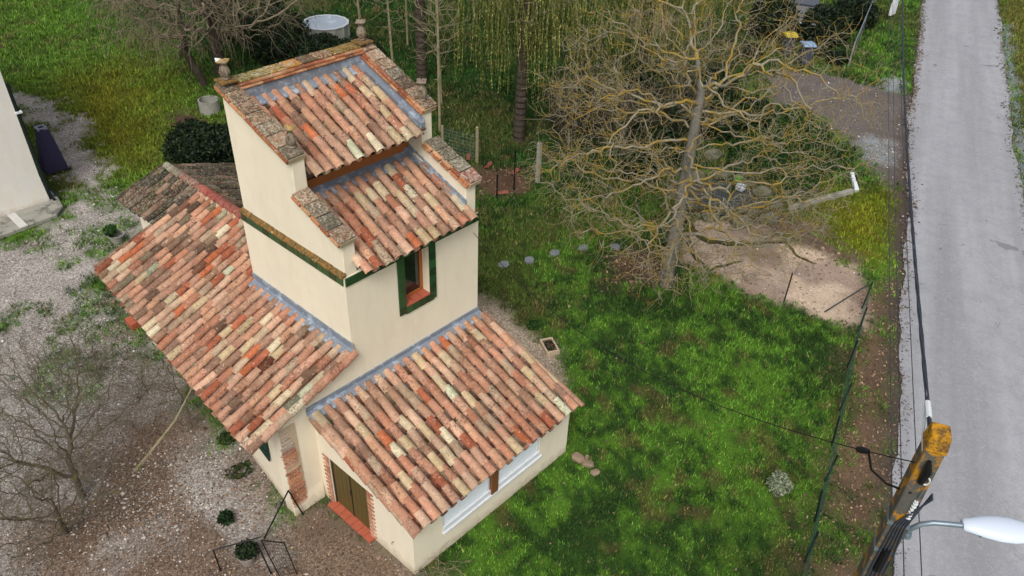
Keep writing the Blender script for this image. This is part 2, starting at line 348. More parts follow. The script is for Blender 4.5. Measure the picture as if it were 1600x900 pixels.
gx, gy = np.meshgrid(ax, ay); gc, gb, gm = ground_col(gx, gy); gc = np.concatenate([gc, np.clip(np.maximum.reduce([gm['yard'], gm['path'], gm['heap1'], gm['heap2'], gm['rgrav']]), 0, 1)[..., None]], -1)
nx, ny = len(ax), len(ay); ii = (np.arange(ny-1)[:, None]*nx+np.arange(nx-1)).ravel()
mg, t, b = nodes('ground_soil'); v = pos(t)
ba = N(t, 'ShaderNodeAttribute', attribute_name='tint'); base = ba.outputs['Color']
vr = N(t, 'ShaderNodeTexVoronoi'); vr.inputs['Scale'].default_value = 34; t.links.new(v, vr.inputs['Vector'])
vs = N(t, 'ShaderNodeSeparateColor'); t.links.new(vr.outputs['Color'], vs.inputs[0])
spk = mix(t, 1, base, ramp(t, vs.outputs[0], [(0, .55), (.5, 1.0), (1, 1.6)]), 'MULTIPLY')
base = mix(t, ba.outputs['Alpha'], base, spk)
c2 = mix(t, 1, base, ramp(t, noise(t, 16, 8, .8, v), [(.3, .55), (.7, 1.45)]), 'MULTIPLY')
c2 = mix(t, ramp(t, noise(t, 60, 3, .7, v), [(.6, 0.0), (.68, .5)]), c2, mix(t, 1, c2, (1.9, 1.85, 1.8), 'MULTIPLY'))
t.links.new(c2, b.inputs['Base Color']); b.inputs['Roughness'].default_value = 1; b.inputs['Specular IOR Level'].default_value = .1
bump(t, b, noise(t, 30, 8, .8, v), .9, .04)
o = npmesh('ground', np.c_[gx.ravel(), gy.ravel(), ground_z(gx, gy).ravel()], np.c_[ii, ii+1, ii+nx+1, ii+nx], mg, cols=gc.reshape(-1, 4), kind='structure', smooth=True)
# ------------------------------------------------------------ road
def asphalt():
    m, t, b = nodes('worn_asphalt'); v = pos(t)
    vr_ = N(t, 'ShaderNodeVectorRotate', rotation_type='Z_AXIS'); vr_.inputs['Angle'].default_value = R(-20.5); t.links.new(v, vr_.inputs['Vector']); mp = N(t, 'ShaderNodeMapping'); mp.inputs['Scale'].default_value = (.05, .95, 1); t.links.new(vr_.outputs[0], mp.inputs[0])
    col = mix(t, ramp(t, noise(t, 1, 4, .6, mp.outputs[0]), [(.3, 0.0), (.7, 1.0)]), lin((146, 147, 151)), lin((178, 179, 184)))
    col = mix(t, ramp(t, noise(t, 1.4, 6, .75, v), [(.42, 0.0), (.72, .6)]), col, lin((136, 137, 142)))
    col = mix(t, ramp(t, noise(t, 9, 5, .8, v), [(.5, 0.0), (.7, .35)]), col, lin((196, 196, 198)))
    col = mix(t, ramp(t, noise(t, .55, 3, .5, v, dist=1.5), [(.695, 0.0), (.71, .55)]), col, lin((92, 92, 96)))
    col = mix(t, ramp(t, noise(t, 3.3, 2, .5, v, dist=.4), [(.77, 0.0), (.79, .7)]), col, lin((84, 84, 88)))
    col = mix(t, ramp(t, noise(t, 70, 3, .7, v), [(.42, 0.0), (.66, .6)]), col, lin((108, 108, 112)))
    vo = N(t, 'ShaderNodeTexVoronoi', feature='DISTANCE_TO_EDGE'); vo.inputs['Scale'].default_value = .28
    wv = N(t, 'ShaderNodeVectorMath', operation='ADD'); t.links.new(v, wv.inputs[0])
    nv = N(t, 'ShaderNodeTexNoise'); nv.inputs['Scale'].default_value = 1.5; nv.inputs['Detail'].default_value = 5; t.links.new(v, nv.inputs['Vector']); t.links.new(nv.outputs['Color'], wv.inputs[1]); t.links.new(wv.outputs[0], vo.inputs['Vector'])
    col = mix(t, ramp(t, vo.outputs['Distance'], [(.0, .3), (.003, 0.0)]), col, lin((110, 110, 114)))
    t.links.new(col, b.inputs['Base Color']); b.inputs['Roughness'].default_value = .85; b.inputs['Specular IOR Level'].default_value = .25
    bump(t, b, noise(t, 90, 4, .7, v), .5, .008); return m
def refine(pl, d):
    out = []
    for a, b_ in zip(pl[:-1], pl[1:]):
        n = max(1, int(math.hypot(b_[0]-a[0], b_[1]-a[1])/d)); out += [(a[0]+(b_[0]-a[0])*i/n, a[1]+(b_[1]-a[1])*i/n) for i in range(n)]
    return out+[pl[-1]]
LA = np.array(refine(ROAD_L, .12)[:1300]); 
def jag(P, sx):
    n = (fbm(P[:, 0], P[:, 1], .9, 5)-.5)*.3+(fbm(P[:, 0]+7, P[:, 1], 4, 2)-.5)*.4; return P+np.c_[n*-.36*sx, n*.93*sx]
RR = np.array(refine(ROAD_R, .12))[::-1]
def resamp(P, n):
    s = np.r_[0, np.cumsum(np.hypot(*np.diff(P, axis=0).T))]; q = np.linspace(0, s[-1], n); return np.c_[np.interp(q, s, P[:, 0]), np.interp(q, s, P[:, 1])]
n = 1500; L0 = resamp(np.array(refine(ROAD_L, .12)), n); R0 = resamp(RR, n); Lp = jag(L0, 1); Rp = jag(R0, 1)
V = []; K = 6
for k in range(K):
    q = k/(K-1); P = L0*(1-q)+R0*q; P = Lp if k == 0 else (Rp if k == K-1 else P); z = .075-(0.03 if k in (0, K-1) else 0); V.append(np.c_[P, np.full(n, z)])
V = np.concatenate(V); F = []
idx = np.arange(n-1); F = np.concatenate([np.c_[k*n+idx, (k+1)*n+idx, (k+1)*n+idx+1, k*n+idx+1] for k in range(K-1)])
npmesh('road', V, F, asphalt(), kind='structure', smooth=True)
# ------------------------------------------------------------ scatter: grass, gravel, litter
cp = np.array([-7.04, -10.77])
def in_view(x, y, z=0, mar=1.08):
    d = np.stack([x+7.04064, y+10.76754, np.full(x.shape, z)-14.61323], -1)
    f = d@np.array([.5938693, .54010418, -.59632771]); u = d@np.array([.69081578, -.72223925, .03382343]); vv = d@np.array([.4124231, .43203929, .8020282])
    return (f > 0) & (np.abs(u/f) < 800/1257*mar) & (np.abs(vv/f) < 450/1257*(mar+.06)), f
HOUSE = [[(-1.9,-.0),(3.6,0),(3.6,3.6),(3,9.1),(-.3,9.1),(-.9,7.3)], [(-1.13,-3),(3.6,-3),(3.6,0),(-1.13,0)], [(-20,16.7),(-.3,16.7),(-.3,30),(-20,30)], [(-20,15.55),(-.5,15.55),(-.3,16.8),(-20,16.8)]]
ROADP = [tuple(p) for p in ROAD_L]+[tuple(p) for p in ROAD_R]
def scatter(n, dens_fn):
    x = rng.uniform(-10, 58, n); y = rng.uniform(-19, 44, n); ok, f = in_view(x, y); x, y, f = x[ok], y[ok], f[ok]
    keep = rng.random(len(x)) < np.clip((17/f)**1.4, 0, 1); x, y = x[keep], y[keep]
    for h in HOUSE: k = sdf(x, y, h) < 0; x, y = x[k], y[k]
    k = sdf(x, y, ROADP) < -.02; x, y = x[k], y[k]
    return x, y
def grass():
    x, y = scatter(2000000, None); c, bare, m = ground_col(x, y)
    th = m['thicket']; p = np.clip(1-bare*1.08, 0, 1)*np.clip(.7+(fbm(x, y, .6, 3)-.45)*2.5, .25, 1)*(1-.6*th)
    k = rng.random(len(x)) < p; x, y, m = x[k], y[k], {a: b_[k] for a, b_ in m.items()}
    if len(x) > 400000: s = rng.choice(len(x), 400000, replace=False); x, y, m = x[s], y[s], {a: b_[s] for a, b_ in m.items()}
    g = grass_col(x, y, m); _, f = in_view(x, y); n = len(x)
    sc = np.clip(f/17, .8, 2.2); h = rng.uniform(.035, .10, n)*sc*(.55+.7*fbm(x+5, y, .7, 4)); wd = rng.uniform(.007, .015, n)*sc
    V = []; C = []
    z = ground_z(x, y)
    for b_ in range(3):
        a = rng.uniform(0, 2*math.pi, n); le = rng.uniform(.3, 1.1, n)*h; ox = rng.normal(0, .02, n)*sc; oy = rng.normal(0, .02, n)*sc
        dx, dy = np.cos(a), np.sin(a)
        p0 = np.c_[x+ox-dy*wd, y+oy+dx*wd, z-.01]; p1 = np.c_[x+ox+dy*wd, y+oy-dx*wd, z-.01]; p2 = np.c_[x+ox+dx*le, y+oy+dy*le, z+h]
        V.append(np.stack([p0, p1, p2], 1).reshape(-1, 3))
        br = np.exp(rng.normal(.08, .42, n))[:, None]; cc = g*br*1.2; dry = rng.random(n) < .03; cc[dry] = np.array(lin((150, 138, 84)))
        C.append(np.repeat(cc, 3, 0))
    V = np.concatenate(V); C = np.clip(np.concatenate(C), 0, .6)
    npmesh('grass', V, np.arange(len(V)).reshape(-1, 3), M['grass'], cols=C, kind='stuff')['label'] = 'short uneven green lawn grass with mossy yellow patches'
grass()
OCT = np.array([(1,0,0),(0,1,0),(-1,0,0),(0,-1,0),(0,0,.7),(0,0,-.4)]); OF = np.array([(0,1,4),(1,2,4),(2,3,4),(3,0,4),(1,0,5),(2,1,5),(3,2,5),(0,3,5)])
def stones(name, label, x, y, size, cols):
    n = len(x); a = rng.uniform(0, 6.28, n); V = np.repeat(OCT[None], n, 0)*rng.uniform(.6, 1.3, (n, 6, 1))*np.c_[size, size*rng.uniform(.5, 1, n), size*rng.uniform(.5, .9, n)][:, None, :]
    X = V[..., 0]*np.cos(a)[:, None]-V[..., 1]*np.sin(a)[:, None]; Y = V[..., 0]*np.sin(a)[:, None]+V[..., 1]*np.cos(a)[:, None]
    V = np.stack([X+x[:, None], Y+y[:, None], V[..., 2]+ground_z(x, y)[:, None]+size[:, None]*.15], -1).reshape(-1, 3)
    F = (np.arange(n)[:, None, None]*6+OF[None]).reshape(-1, 3)
    o = npmesh(name, V, F, M['stone'], cols=np.repeat(cols, 6, 0), kind='stuff'); o['label'] = label
def palette(n, cs, jit=.15):
    c = np.array([lin(k) for k in cs])[rng.integers(0, len(cs), n)]; return np.clip(c*rng.uniform(1-jit*2, 1+jit*2, (n, 1)), 0, .85)
def gravel():
    x, y = scatter(900000, None); m = ground_masks(x, y)
    yy = m['yard']*(1-.25*m['soil'])*(1-.7*m['doordirt'])*np.clip(.7+(fbm(x, y, 1.3, 3)-.5)*3, .15, 1)
    p = np.clip(yy+.9*m['path']*.9+.2*m['sand']+m['heap1']+m['heap2']+m['rgrav']+.15*m['drive'], 0, 1)*.9
    k = rng.random(len(x)) < p; x, y = x[k], y[k]; m = {a: b_[k] for a, b_ in m.items()}
    if len(x) > 85000: s = rng.choice(len(x), 85000, replace=False); x, y = x[s], y[s]; m = {a: b_[s] for a, b_ in m.items()}
    n = len(x); _, f = in_view(x, y); size = np.exp(rng.normal(math.log(.015), .4, n))*np.clip(f/16, .9, 2)
    big = rng.random(n) < .03*m['soil']; size[big] *= 2.0
    c = palette(n, [(198,192,188),(168,161,158),(146,137,131),(218,214,211),(174,158,148),(126,118,114),(206,198,192)])
    br = m['soil'] > rng.random(n)*1.2; c[br] = palette(br.sum(), [(150,128,108),(120,98,82),(190,180,168),(206,200,192),(132,108,90),(100,84,72)])
    bl = (m['heap1']+m['heap2']+m['rgrav']) > .5; c[bl] = palette(bl.sum(), [(150,156,160),(126,134,138),(172,176,178),(104,112,116)])
    ps = m['path'] > .5; c[ps] = palette(ps.sum(), [(196,180,160),(170,152,132),(214,202,186),(150,134,118)])
    stones('gravel', 'grey and white gravel covering the yard', x, y, size, c)
    cx = [(-4.0, 2.6), (-3.4, 2.0), (-3.0, 1.6), (-4.6, 3.0)]           # scatter of white broken stones
    q = cx; X = []; Y = []
    for a, b_ in q: X.append(rng.normal(a, .8, 420)); Y.append(rng.normal(b_, .8, 420))
    X = np.concatenate(X); Y = np.concatenate(Y); stones('broken_stone', 'whitish broken stones strewn on the brown soil below the bare tree', X, Y, np.exp(rng.normal(math.log(.024), .4, len(X))), palette(len(X), [(186,178,170),(166,156,148),(142,130,120),(206,200,192),(150,126,106)]))
gravel()
def crumbs():
    k = rng.integers(0, 1499, 16000); side = rng.random(16000) < .7; fr_ = rng.random((16000, 1)); e = np.where(side[:, None], Lp[k]*fr_+Lp[k+1]*(1-fr_), Rp[k]*fr_+Rp[k+1]*(1-fr_))+rng.normal(0, .05, (16000, 2)); inn = np.where(side[:, None], R0[k]-L0[k], L0[k]-R0[k]); inn /= np.linalg.norm(inn, axis=1)[:, None]
    d = np.abs(rng.normal(0, .13, 16000))*(.4+1.6*fbm(e[:, 0], e[:, 1], 2.2, 3)); P = e+inn*(d-.06)[:, None]; ok, f = in_view(P[:, 0], P[:, 1]); P = P[ok]; f = f[ok]
    x, y = P[:, 0], P[:, 1]; n_ = len(x); sz = np.exp(rng.normal(math.log(.016), .45, n_))*np.clip(f/18, .9, 2); c = palette(n_, [(108,92,80),(92,80,70),(130,118,106),(120,104,88),(150,144,138)])
    V0 = len(bpy.data.objects); stones('road_edge_grit', 'brown grit and crumbs spilled over the road edges', x, y, sz, c)
    o = [q for q in bpy.data.objects if q.name.startswith('road_edge_grit')][0]; me = o.data; co_ = np.empty(len(me.vertices)*3, np.float32); me.vertices.foreach_get('co', co_); co_ = co_.reshape(-1, 3); co_[:, 2] += .075-np.repeat(ground_z(x, y), 6)+.0; me.vertices.foreach_set('co', co_.ravel()); me.update()
crumbs()
def litter():
    x, y = scatter(700000, None); m = ground_masks(x, y); p = m['verge']*.9+m['mulch']+m['mulch2']*.7+m['dirt1']*.5+m['dirt2']*.5+m['soil']*.5+m['sand']*.08+m['edge']*.25+m['doordirt']*.3
    p = p+.03*(1-m['yard'])
    k = rng.random(len(x)) < np.clip(p, 0, 1); x, y = x[k], y[k]
    if len(x) > 70000: s = rng.choice(len(x), 70000, replace=False); x, y = x[s], y[s]
    n = len(x); _, f = in_view(x, y); s = rng.uniform(.015, .04, n)*np.clip(f/17, .8, 1.6); a = rng.uniform(0, 6.28, n); z = ground_z(x, y)+rng.uniform(.005, .04, n)
    dx = np.cos(a)*s; dy = np.sin(a)*s; t1 = rng.normal(0, .4, n)*s; t2 = rng.normal(0, .4, n)*s
    V = np.stack([np.c_[x-dx, y-dy, z-t1], np.c_[x+dy*.5, y-dx*.5, z-t2], np.c_[x+dx, y+dy, z+t1], np.c_[x-dy*.5, y+dx*.5, z+t2]], 1).reshape(-1, 3)
    c = palette(n, [(130,104,80),(104,80,60),(156,130,104),(88,68,54),(140,118,98),(118,92,84)])
    npmesh('leaf_litter', V, np.arange(4*n).reshape(-1, 4), M['stone'], cols=np.repeat(c, 4, 0), kind='stuff')['label'] = 'dry brown fallen leaves lying along the verge and beds'
litter()

# ------------------------------------------------------------ canal tiles
TP = [(210,168,148),(200,148,128),(212,176,156),(188,132,112),(216,196,170),(204,180,150),(200,118,86),(182,108,86),(224,210,186),(198,152,134),(182,142,124),(208,160,136),(192,166,146),(164,128,114),(212,212,188)]
TW = [7,7,6,6,3,4,1.1,2.0,1.6,7,5,6,5,3,.8]
TP_L = [lin((c[0]-6, c[1]-5, c[2]-10)) for c in TP]
def tile_mesh(name, L, r0, r1, m, n=8, arc=1.0, th=.020, jit=0):
    b = MB(); rnd = random.Random(hash(name) % 999)
    for j, (yy, rr) in enumerate(((0, r0), (L*.5, (r0+r1)/2), (L, r1))):
        for q in (rr, rr-th):
            for k in range(n+1):
                a = math.pi*(.5+arc*(.5-k/n)); h = q*math.sin(a)*.82+rnd.uniform(-jit, jit)
                b.v.append((q*math.cos(a), -yy+(rnd.uniform(-jit, jit)*2 if j != 1 else 0), h))
    m1 = n+1
    for j in range(2):
        o0 = j*2*m1; o1 = (j+1)*2*m1
        for k in range(n): b.f.append((o0+k, o0+k+1, o1+k+1, o1+k)); b.f.append((o0+m1+k, o1+m1+k, o1+m1+k+1, o0+m1+k+1))
        b.f.append((o0, o1, o1+m1, o0+m1)); b.f.append((o0+n, o0+m1+n, o1+m1+n, o1+n))
    for o_ in (0, 4*m1):
        for k in range(n): b.f.append((o_+k, o_+m1+k, o_+m1+k+1, o_+k+1))
    me = b.mesh(name, m, True); return me
TM = {}
for key, mm in (('new', 'tile'), ('old', 'tile_old')):
    for L in (.42,):
        TM[key] = [tile_mesh('tile_%s%d' % (key, i), L+.01*i, .084+.003*i, .106+.002*(i % 3), M[mm], jit=.0015) for i in range(4)]
def frame(down, across):
    """matrix whose -Y is down the slope, X across, Z normal"""
    y = -Vector(down).normalized(); x = Vector(across).normalized(); z = x.cross(y).normalized(); x = y.cross(z)
    return Matrix((x, y, z)).transposed()
def roof(parent, top, down, across, ncols, sp, rowlen, lens, key='new', start=0.0, pal=None, wt=None, seed=1, name='tile', mossy=0, panm='pan', firstoff=None, broken=0):
    """top(i)-> 3D start point of column i; lens(i)-> slope length; separate cover tiles, joined pans"""
    rd = random.Random(seed); Fm = frame(down, across); dn = Vector(down).normalized(); nz = Fm.col[2]
    PV = []; PF = []; PC = []; cnt = 0
    pal = pal or TP_L; wt = wt or TW
    for i in range(ncols):
        p0 = Vector(top(i)); L = lens(i); d = rd.uniform(-.07, .02); k = 0
        while d < L-.12:
            seg = rowlen*rd.uniform(.88, 1.1)
            if d+seg > L-.14: seg = L-d
            me = TM[key][rd.randrange(4)]; o = bpy.data.objects.new(name, me)
            s = (seg+.06)/.42
            pp = p0+dn*max(d, -.02)+nz*(.043+rd.uniform(-.004, .006))+Vector(across)*rd.gauss(0, .010)
            tilt = Matrix.Rotation(R(4.8)+rd.gauss(0, .014), 3, 'X') @ Matrix.Rotation(rd.gauss(0, .032), 3, 'Z') @ Matrix.Rotation(rd.gauss(0, .03), 3, 'Y')
            mt = (Fm @ tilt).to_4x4(); mt.translation = pp
            o.matrix_world = mt @ Matrix.Diagonal((rd.uniform(.94, 1.06)*sp/.262, s, rd.uniform(.92, 1.1), 1))
            c = rd.choices(pal, wt)[0]; v_ = rd.uniform(.8, 1.06); o.color = (c[0]*v_, c[1]*v_, c[2]*v_*.97, 1)
            if mossy and rd.random() < (mossy*(3.2 if i > 19 else .5)): q = rd.uniform(.25, .6); o.color = (c[0]*q, c[1]*q*1.02, c[2]*q*.95, 1)
            link(o, parent); cnt += 1; d += seg; k += 1
    for i in range(ncols+1):                           # pans: concave channel between covers
        ii_ = min(i, ncols-1); p0 = Vector(top(ii_))+Vector(across).normalized()*(-sp/2 + (sp if i == ncols else 0)); L = lens(ii_)+.05*rd.random()+.07
        if (i == 0 or i == ncols): continue
        d = -.03
        while d < L-.05:
            seg = min(rowlen*rd.uniform(.9, 1.1), L-d); c = rd.choices(pal, wt)[0]; q = .5*rd.uniform(.75, 1.15); b0 = len(PV)  # pan colour darkened: shade of the gaps between covers painted in
            for e, (dd, h) in enumerate(((d, .012), (d+seg+.05 if d+seg < L-.05 else d+seg, .028))):
                for a_ in range(6):
                    w_ = (a_/5-.5)*2; lift = .058*w_*w_
                    PV.append(tuple(p0+dn*dd+Vector(across).normalized()*w_*.088+nz*(h*.8+lift-.012))); PC.append((c[0]*q, c[1]*q, c[2]*q))
            for a_ in range(6):
                w_ = (a_/5-.5)*2; lift = .058*w_*w_; PV.append(tuple(p0+dn*(d+seg)+Vector(across).normalized()*w_*.088+nz*(.028*.8+lift-.028))); PC.append((c[0]*q, c[1]*q, c[2]*q))
            for a_ in range(5): PF.append((b0+a_, b0+a_+1, b0+7+a_, b0+6+a_)); PF.append((b0+6+a_, b0+7+a_, b0+13+a_, b0+12+a_))
            d += seg
    npmesh('pan_tiles', np.array(PV), np.array(PF), M[panm], parent, cols=np.array(PC), kind='stuff', smooth=True)
    return cnt
def deck(name, m, parent, pts, th=.05):               # thin slab under tiles, pts in 3D (4)
    b = MB(); P = [Vector(p) for p in pts]; nrm = (P[1]-P[0]).cross(P[2]-P[0]).normalized(); nrm = nrm if nrm.z > 0 else -nrm
    b.add([p for p in P]+[p-nrm*th for p in P], [tuple(range(len(P)))]+[tuple(range(2*len(P)-1, len(P)-1, -1))]+[(i, (i+1) % len(P), (i+1) % len(P)+len(P), i+len(P)) for i in range(len(P))])
    return b.build(name, m, parent)
M['deck'] = simple('roof_underlay', (96, 74, 60), .95, .1, 6)
def brick_obj(me, parent, mtx, name='brick', pal=None, rd=random):
    o = bpy.data.objects.new(name, me); o.matrix_world = mtx; c = lin(rd.choice(pal)); v_ = rd.uniform(.85, 1.15); o.color = (c[0]*v_, c[1]*v_, c[2]*v_, 1); link(o, parent); return o
BP = [(182,120,84),(194,136,96),(164,100,72),(200,152,112),(186,130,90),(156,98,70)]
def block_mesh(name, sx, sy, sz, m, bev=.006, rough=.003, sub=0):
    import bmesh
    bm = bmesh.new(); bmesh.ops.create_cube(bm, size=1)
    for v_ in bm.verts: v_.co = Vector((v_.co.x*sx, v_.co.y*sy, v_.co.z*sz))
    if bev: bmesh.ops.bevel(bm, geom=list(bm.edges), offset=bev, segments=1, affect='EDGES')
    for v_ in bm.verts: v_.co += Vector((random.uniform(-1, 1), random.uniform(-1, 1), random.uniform(-1, 1)))*rough
    me = bpy.data.meshes.new(name); bm.to_mesh(me); bm.free(); me.materials.append(m); return me

# ------------------------------------------------------------ tower house
house = empty('tower_house', H(0, 0, 0), 'cream dovecote tower house with stepped tile roofs, green glazed bands and a tiled lean-to', 'house')
TWD, TD = 3.6, 3.52
def wall_grid(name, xs, zs, holes, y0, y1, parent, T, m=M['wall'], topf=None):
    """front face at y0, back at y1; cells between breaks except holes; reveals included"""
    b = MB(); hole = lambda i, j: any(hx0 <= (xs[i]+xs[i+1])/2 <= hx1 and hz0 <= (zs[j]+zs[j+1])/2 <= hz1 for hx0, hx1, hz0, hz1 in holes)
    for i in range(len(xs)-1):
        j = 0
        while j < len(zs)-1:
            if hole(i, j): j += 1; continue
            k = j
            while k+1 < len(zs)-1 and not hole(i, k+1): k += 1
            zt0 = zs[k+1]; zt1 = zs[k+1]
            if topf and k+1 == len(zs)-1: zt0, zt1 = topf(xs[i]), topf(xs[i+1])
            b.add([T(*p) for p in ((xs[i],y0,zs[j]),(xs[i+1],y0,zs[j]),(xs[i+1],y1,zs[j]),(xs[i],y1,zs[j]),(xs[i],y0,zt0),(xs[i+1],y0,zt1),(xs[i+1],y1,zt1),(xs[i],y1,zt0))],
                  [(0,3,2,1),(4,5,6,7),(0,1,5,4),(1,2,6,5),(2,3,7,6),(3,0,4,7)])
            j = k+1
    import bmesh
    me = bpy.data.meshes.new(name); me.from_pydata(b.v, [], b.f); me.materials.append(m)
    bm = bmesh.new(); bm.from_mesh(me); bmesh.ops.remove_doubles(bm, verts=bm.verts, dist=.0005)
    seen = {}; kill = []
    for f in bm.faces:                                  # drop the inner faces two cells share
        key = frozenset(v_.index for v_ in f.verts)
        if key in seen: kill += [f, seen[key]]
        else: seen[key] = f
    bmesh.ops.delete(bm, geom=list(set(kill)), context='FACES_ONLY'); bmesh.ops.recalc_face_normals(bm, faces=bm.faces)
    bm.to_mesh(me); bm.free(); o = bpy.data.objects.new(name, me); link(o, parent); return o
wall_grid('wall', [0, 1.45, 2.13, 3.6], [0, 3.95, 5.27, 5.41], [(1.45, 2.13, 3.95, 5.27)], 0, .3, house, H)
b = MB()
b.prism([(.3, 0), (TD, 0), (TD, 5.41), (.3, 5.41)], 0, .3); b.build('wall', M['wall'], house); b = MB(); b.prism([(.3, 0), (TD, 0), (TD, 5.41), (.3, 5.41)], 3.3, 3.6); b.build('wall', M['wall'], house)
MB.box(b2 := MB(), (.3, TD-.3, 0), (3.3, TD, 8.0)); b2.build('wall', M['wall'], house)
prof = [(.04, 5.41), (TD-.04, 5.41), (TD-.04, 8.2), (1.36, 7.38), (1.36, 6.66), (.04, 6.16)]
for x0, x1 in ((.045, .34), (3.26, 3.555)):
    b = MB(); b.prism(prof, x0, x1); b.build('parapet_wall', M['wall'], house, bevel=.02)
# dirty splash under the parapet fronts
# side cornices, mossy sloping tiles
ct = MB(); ct.v = [(-.06,-.19,0),(.06,-.19,0),(.06,.19,0),(-.06,.19,0),(-.06,-.19,.03),(.06,-.19,.095),(.06,.19,.095),(-.06,.19,.03)]; ct.f = [(0,3,2,1),(4,5,6,7),(0,1,5,4),(1,2,6,5),(2,3,7,6),(3,0,4,7)]
ctm = ct.mesh('cornice_tile', M['moss'])
for side in (0, 1):
    for k in range(9):
        o = bpy.data.objects.new('cornice_tile', ctm); o.matrix_world = Matrix.Translation(H(-.0 if side == 0 else 3.6, .2+k*.39, 5.412+random.uniform(-.006, .012))) @ Matrix.Rotation((0 if side == 0 else math.pi)+random.uniform(-.03, .03), 4, 'Z'); link(o, house)
# green glazed band
gt = block_mesh('green_tile', .2, .035, .185, M['green_tile'], .004, .001)
def gtile(x, y, z, rz=0, sx=1, sz=1, tilt=0):
    o = bpy.data.objects.new('green_tile', gt); o.matrix_world = Matrix.Translation(H(x, y, z)) @ Matrix.Rotation(rz, 4, 'Z') @ Matrix.Rotation(tilt, 4, 'Y') @ Matrix.Diagonal((sx, 1, sz, 1)); link(o, house)
for k in range(18): gtile(.1+k*.2, -.016, 5.312, 0, .985)
for k in range(17): gtile(-.016, .14+k*.204, 5.312, math.pi/2+.0285, .985)
for k in range(7):
    gtile(1.36, -.016, 5.12-k*.205-.0, 0, .92, 1.08)
    gtile(2.22, -.016, 5.12-k*.205, 0, .88, 1.08)
for k in range(4): gtile(1.54+k*.20, -.016, 3.845, 0, .96, .96)
# window
b = MB(); b.box((1.452, .20, 3.955), (1.53, .26, 5.25)); b.box((2.05, .20, 3.955), (2.128, .26, 5.25)); b.box((1.53, .20, 3.955), (2.05, .26, 4.04)); b.box((1.53, .20, 5.18), (2.05, .26, 5.25))
wf = b.build('window_frame', M['frame_wood'], house, bevel=.006)
b = MB(); b.box((1.53, .228, 4.04), (2.05, .234, 5.18)); b.build('pane', M['glass'], wf)
for k in range(3):
    b = MB(); b.box((1.46+k*.223, -.03, 3.945+.0), (1.46+k*.223+.214, .2, 3.985)); b.build('sill_tile', M['red_tile'], house, bevel=.004)
# upper strip window below the top roof
b = MB(); b.box((.34, 1.80, 6.38), (3.26, 1.88, 6.60)); b.box((.34, 1.80, 6.98), (3.26, 1.88, 7.05))
for x in (.34, 1.76, 3.18): b.box((x, 1.79, 6.60), (x+.08, 1.87, 6.98))
sf = b.build('strip_window_frame', M['frame_wood'], house, bevel=.006)
for x0 in (.42, 1.84): b = MB(); b.box((x0, 1.83, 6.60), (x0+1.34, 1.84, 6.98)); b.build('pane', M['glass'], sf)
b = MB(); b.box((.34, 1.9, 5.5), (3.26, 2.0, 7.0)); b.build('inner_wall', M['wall'], house)
# roofs
SL = .383
def tdn(y0, z0, s): return lambda i: None
sp = (3.22-.46)/11
up_dn = (0, -1, -.385)
root_up = MB(); 
ru = deck('upper_roof', M['deck'], house, [H(.34, 3.3, 7.90), H(3.26, 3.3, 7.90), H(3.26, 1.22, 7.10), H(.34, 1.22, 7.10)])
roof(ru, lambda i: H(.52+i*sp, 3.24, 7.89), up_dn, (1, 0, 0), 11, sp, .37, lambda i: 2.24, seed=3)
rl = deck('lower_roof', M['deck'], house, [H(.34, 1.8, 6.36), H(3.26, 1.8, 6.36), H(3.26, -.1, 5.62), H(.34, -.1, 5.62)])
roof(rl, lambda i: H(.40+i*sp*1.02, 1.62, 6.29), up_dn, (1, 0, 0), 12, sp*1.02, .36, lambda i: 2.02, seed=5)
# zinc
b = MB(); b.add([H(.34, 3.50, 7.99), H(3.26, 3.50, 7.99), H(3.26, 3.12, 7.885), H(.34, 3.12, 7.885)], [(0,1,2,3)]); b.box((.34, 3.21, 7.9), (3.26, 3.222, 8.1)); 
b = MB(); b.box((.34, 3.19, 7.93), (3.26, 3.225, 8.16)); b.prism([(3.19, 7.955), (2.98, 7.875), (2.98, 7.845), (3.19, 7.92)], .34, 3.26); b.build('zinc_flashing', M['zinc'], ru)
b = MB(); b.prism([(1.8, 6.41), (1.8, 6.37), (1.48, 6.26), (1.48, 6.29)], .34, 3.26); b.build('zinc_flashing', M['zinc'], rl)
for (y0, z0, y1, z1, rr) in ((3.2, 7.99, 1.25, 7.24, ru), (1.8, 6.47, 0.02, 5.78, rl)):
    b = MB(); b.prism([(y0, z0), (y0, z0-.12), (y1, z1-.12), (y1, z1)], 3.13, 3.262); b.prism([(y0, z0+.07), (y0, z0), (y1, z1), (y1, z1+.07)], 3.235, 3.262); b.build('zinc_flashing', M['zinc'], rr)
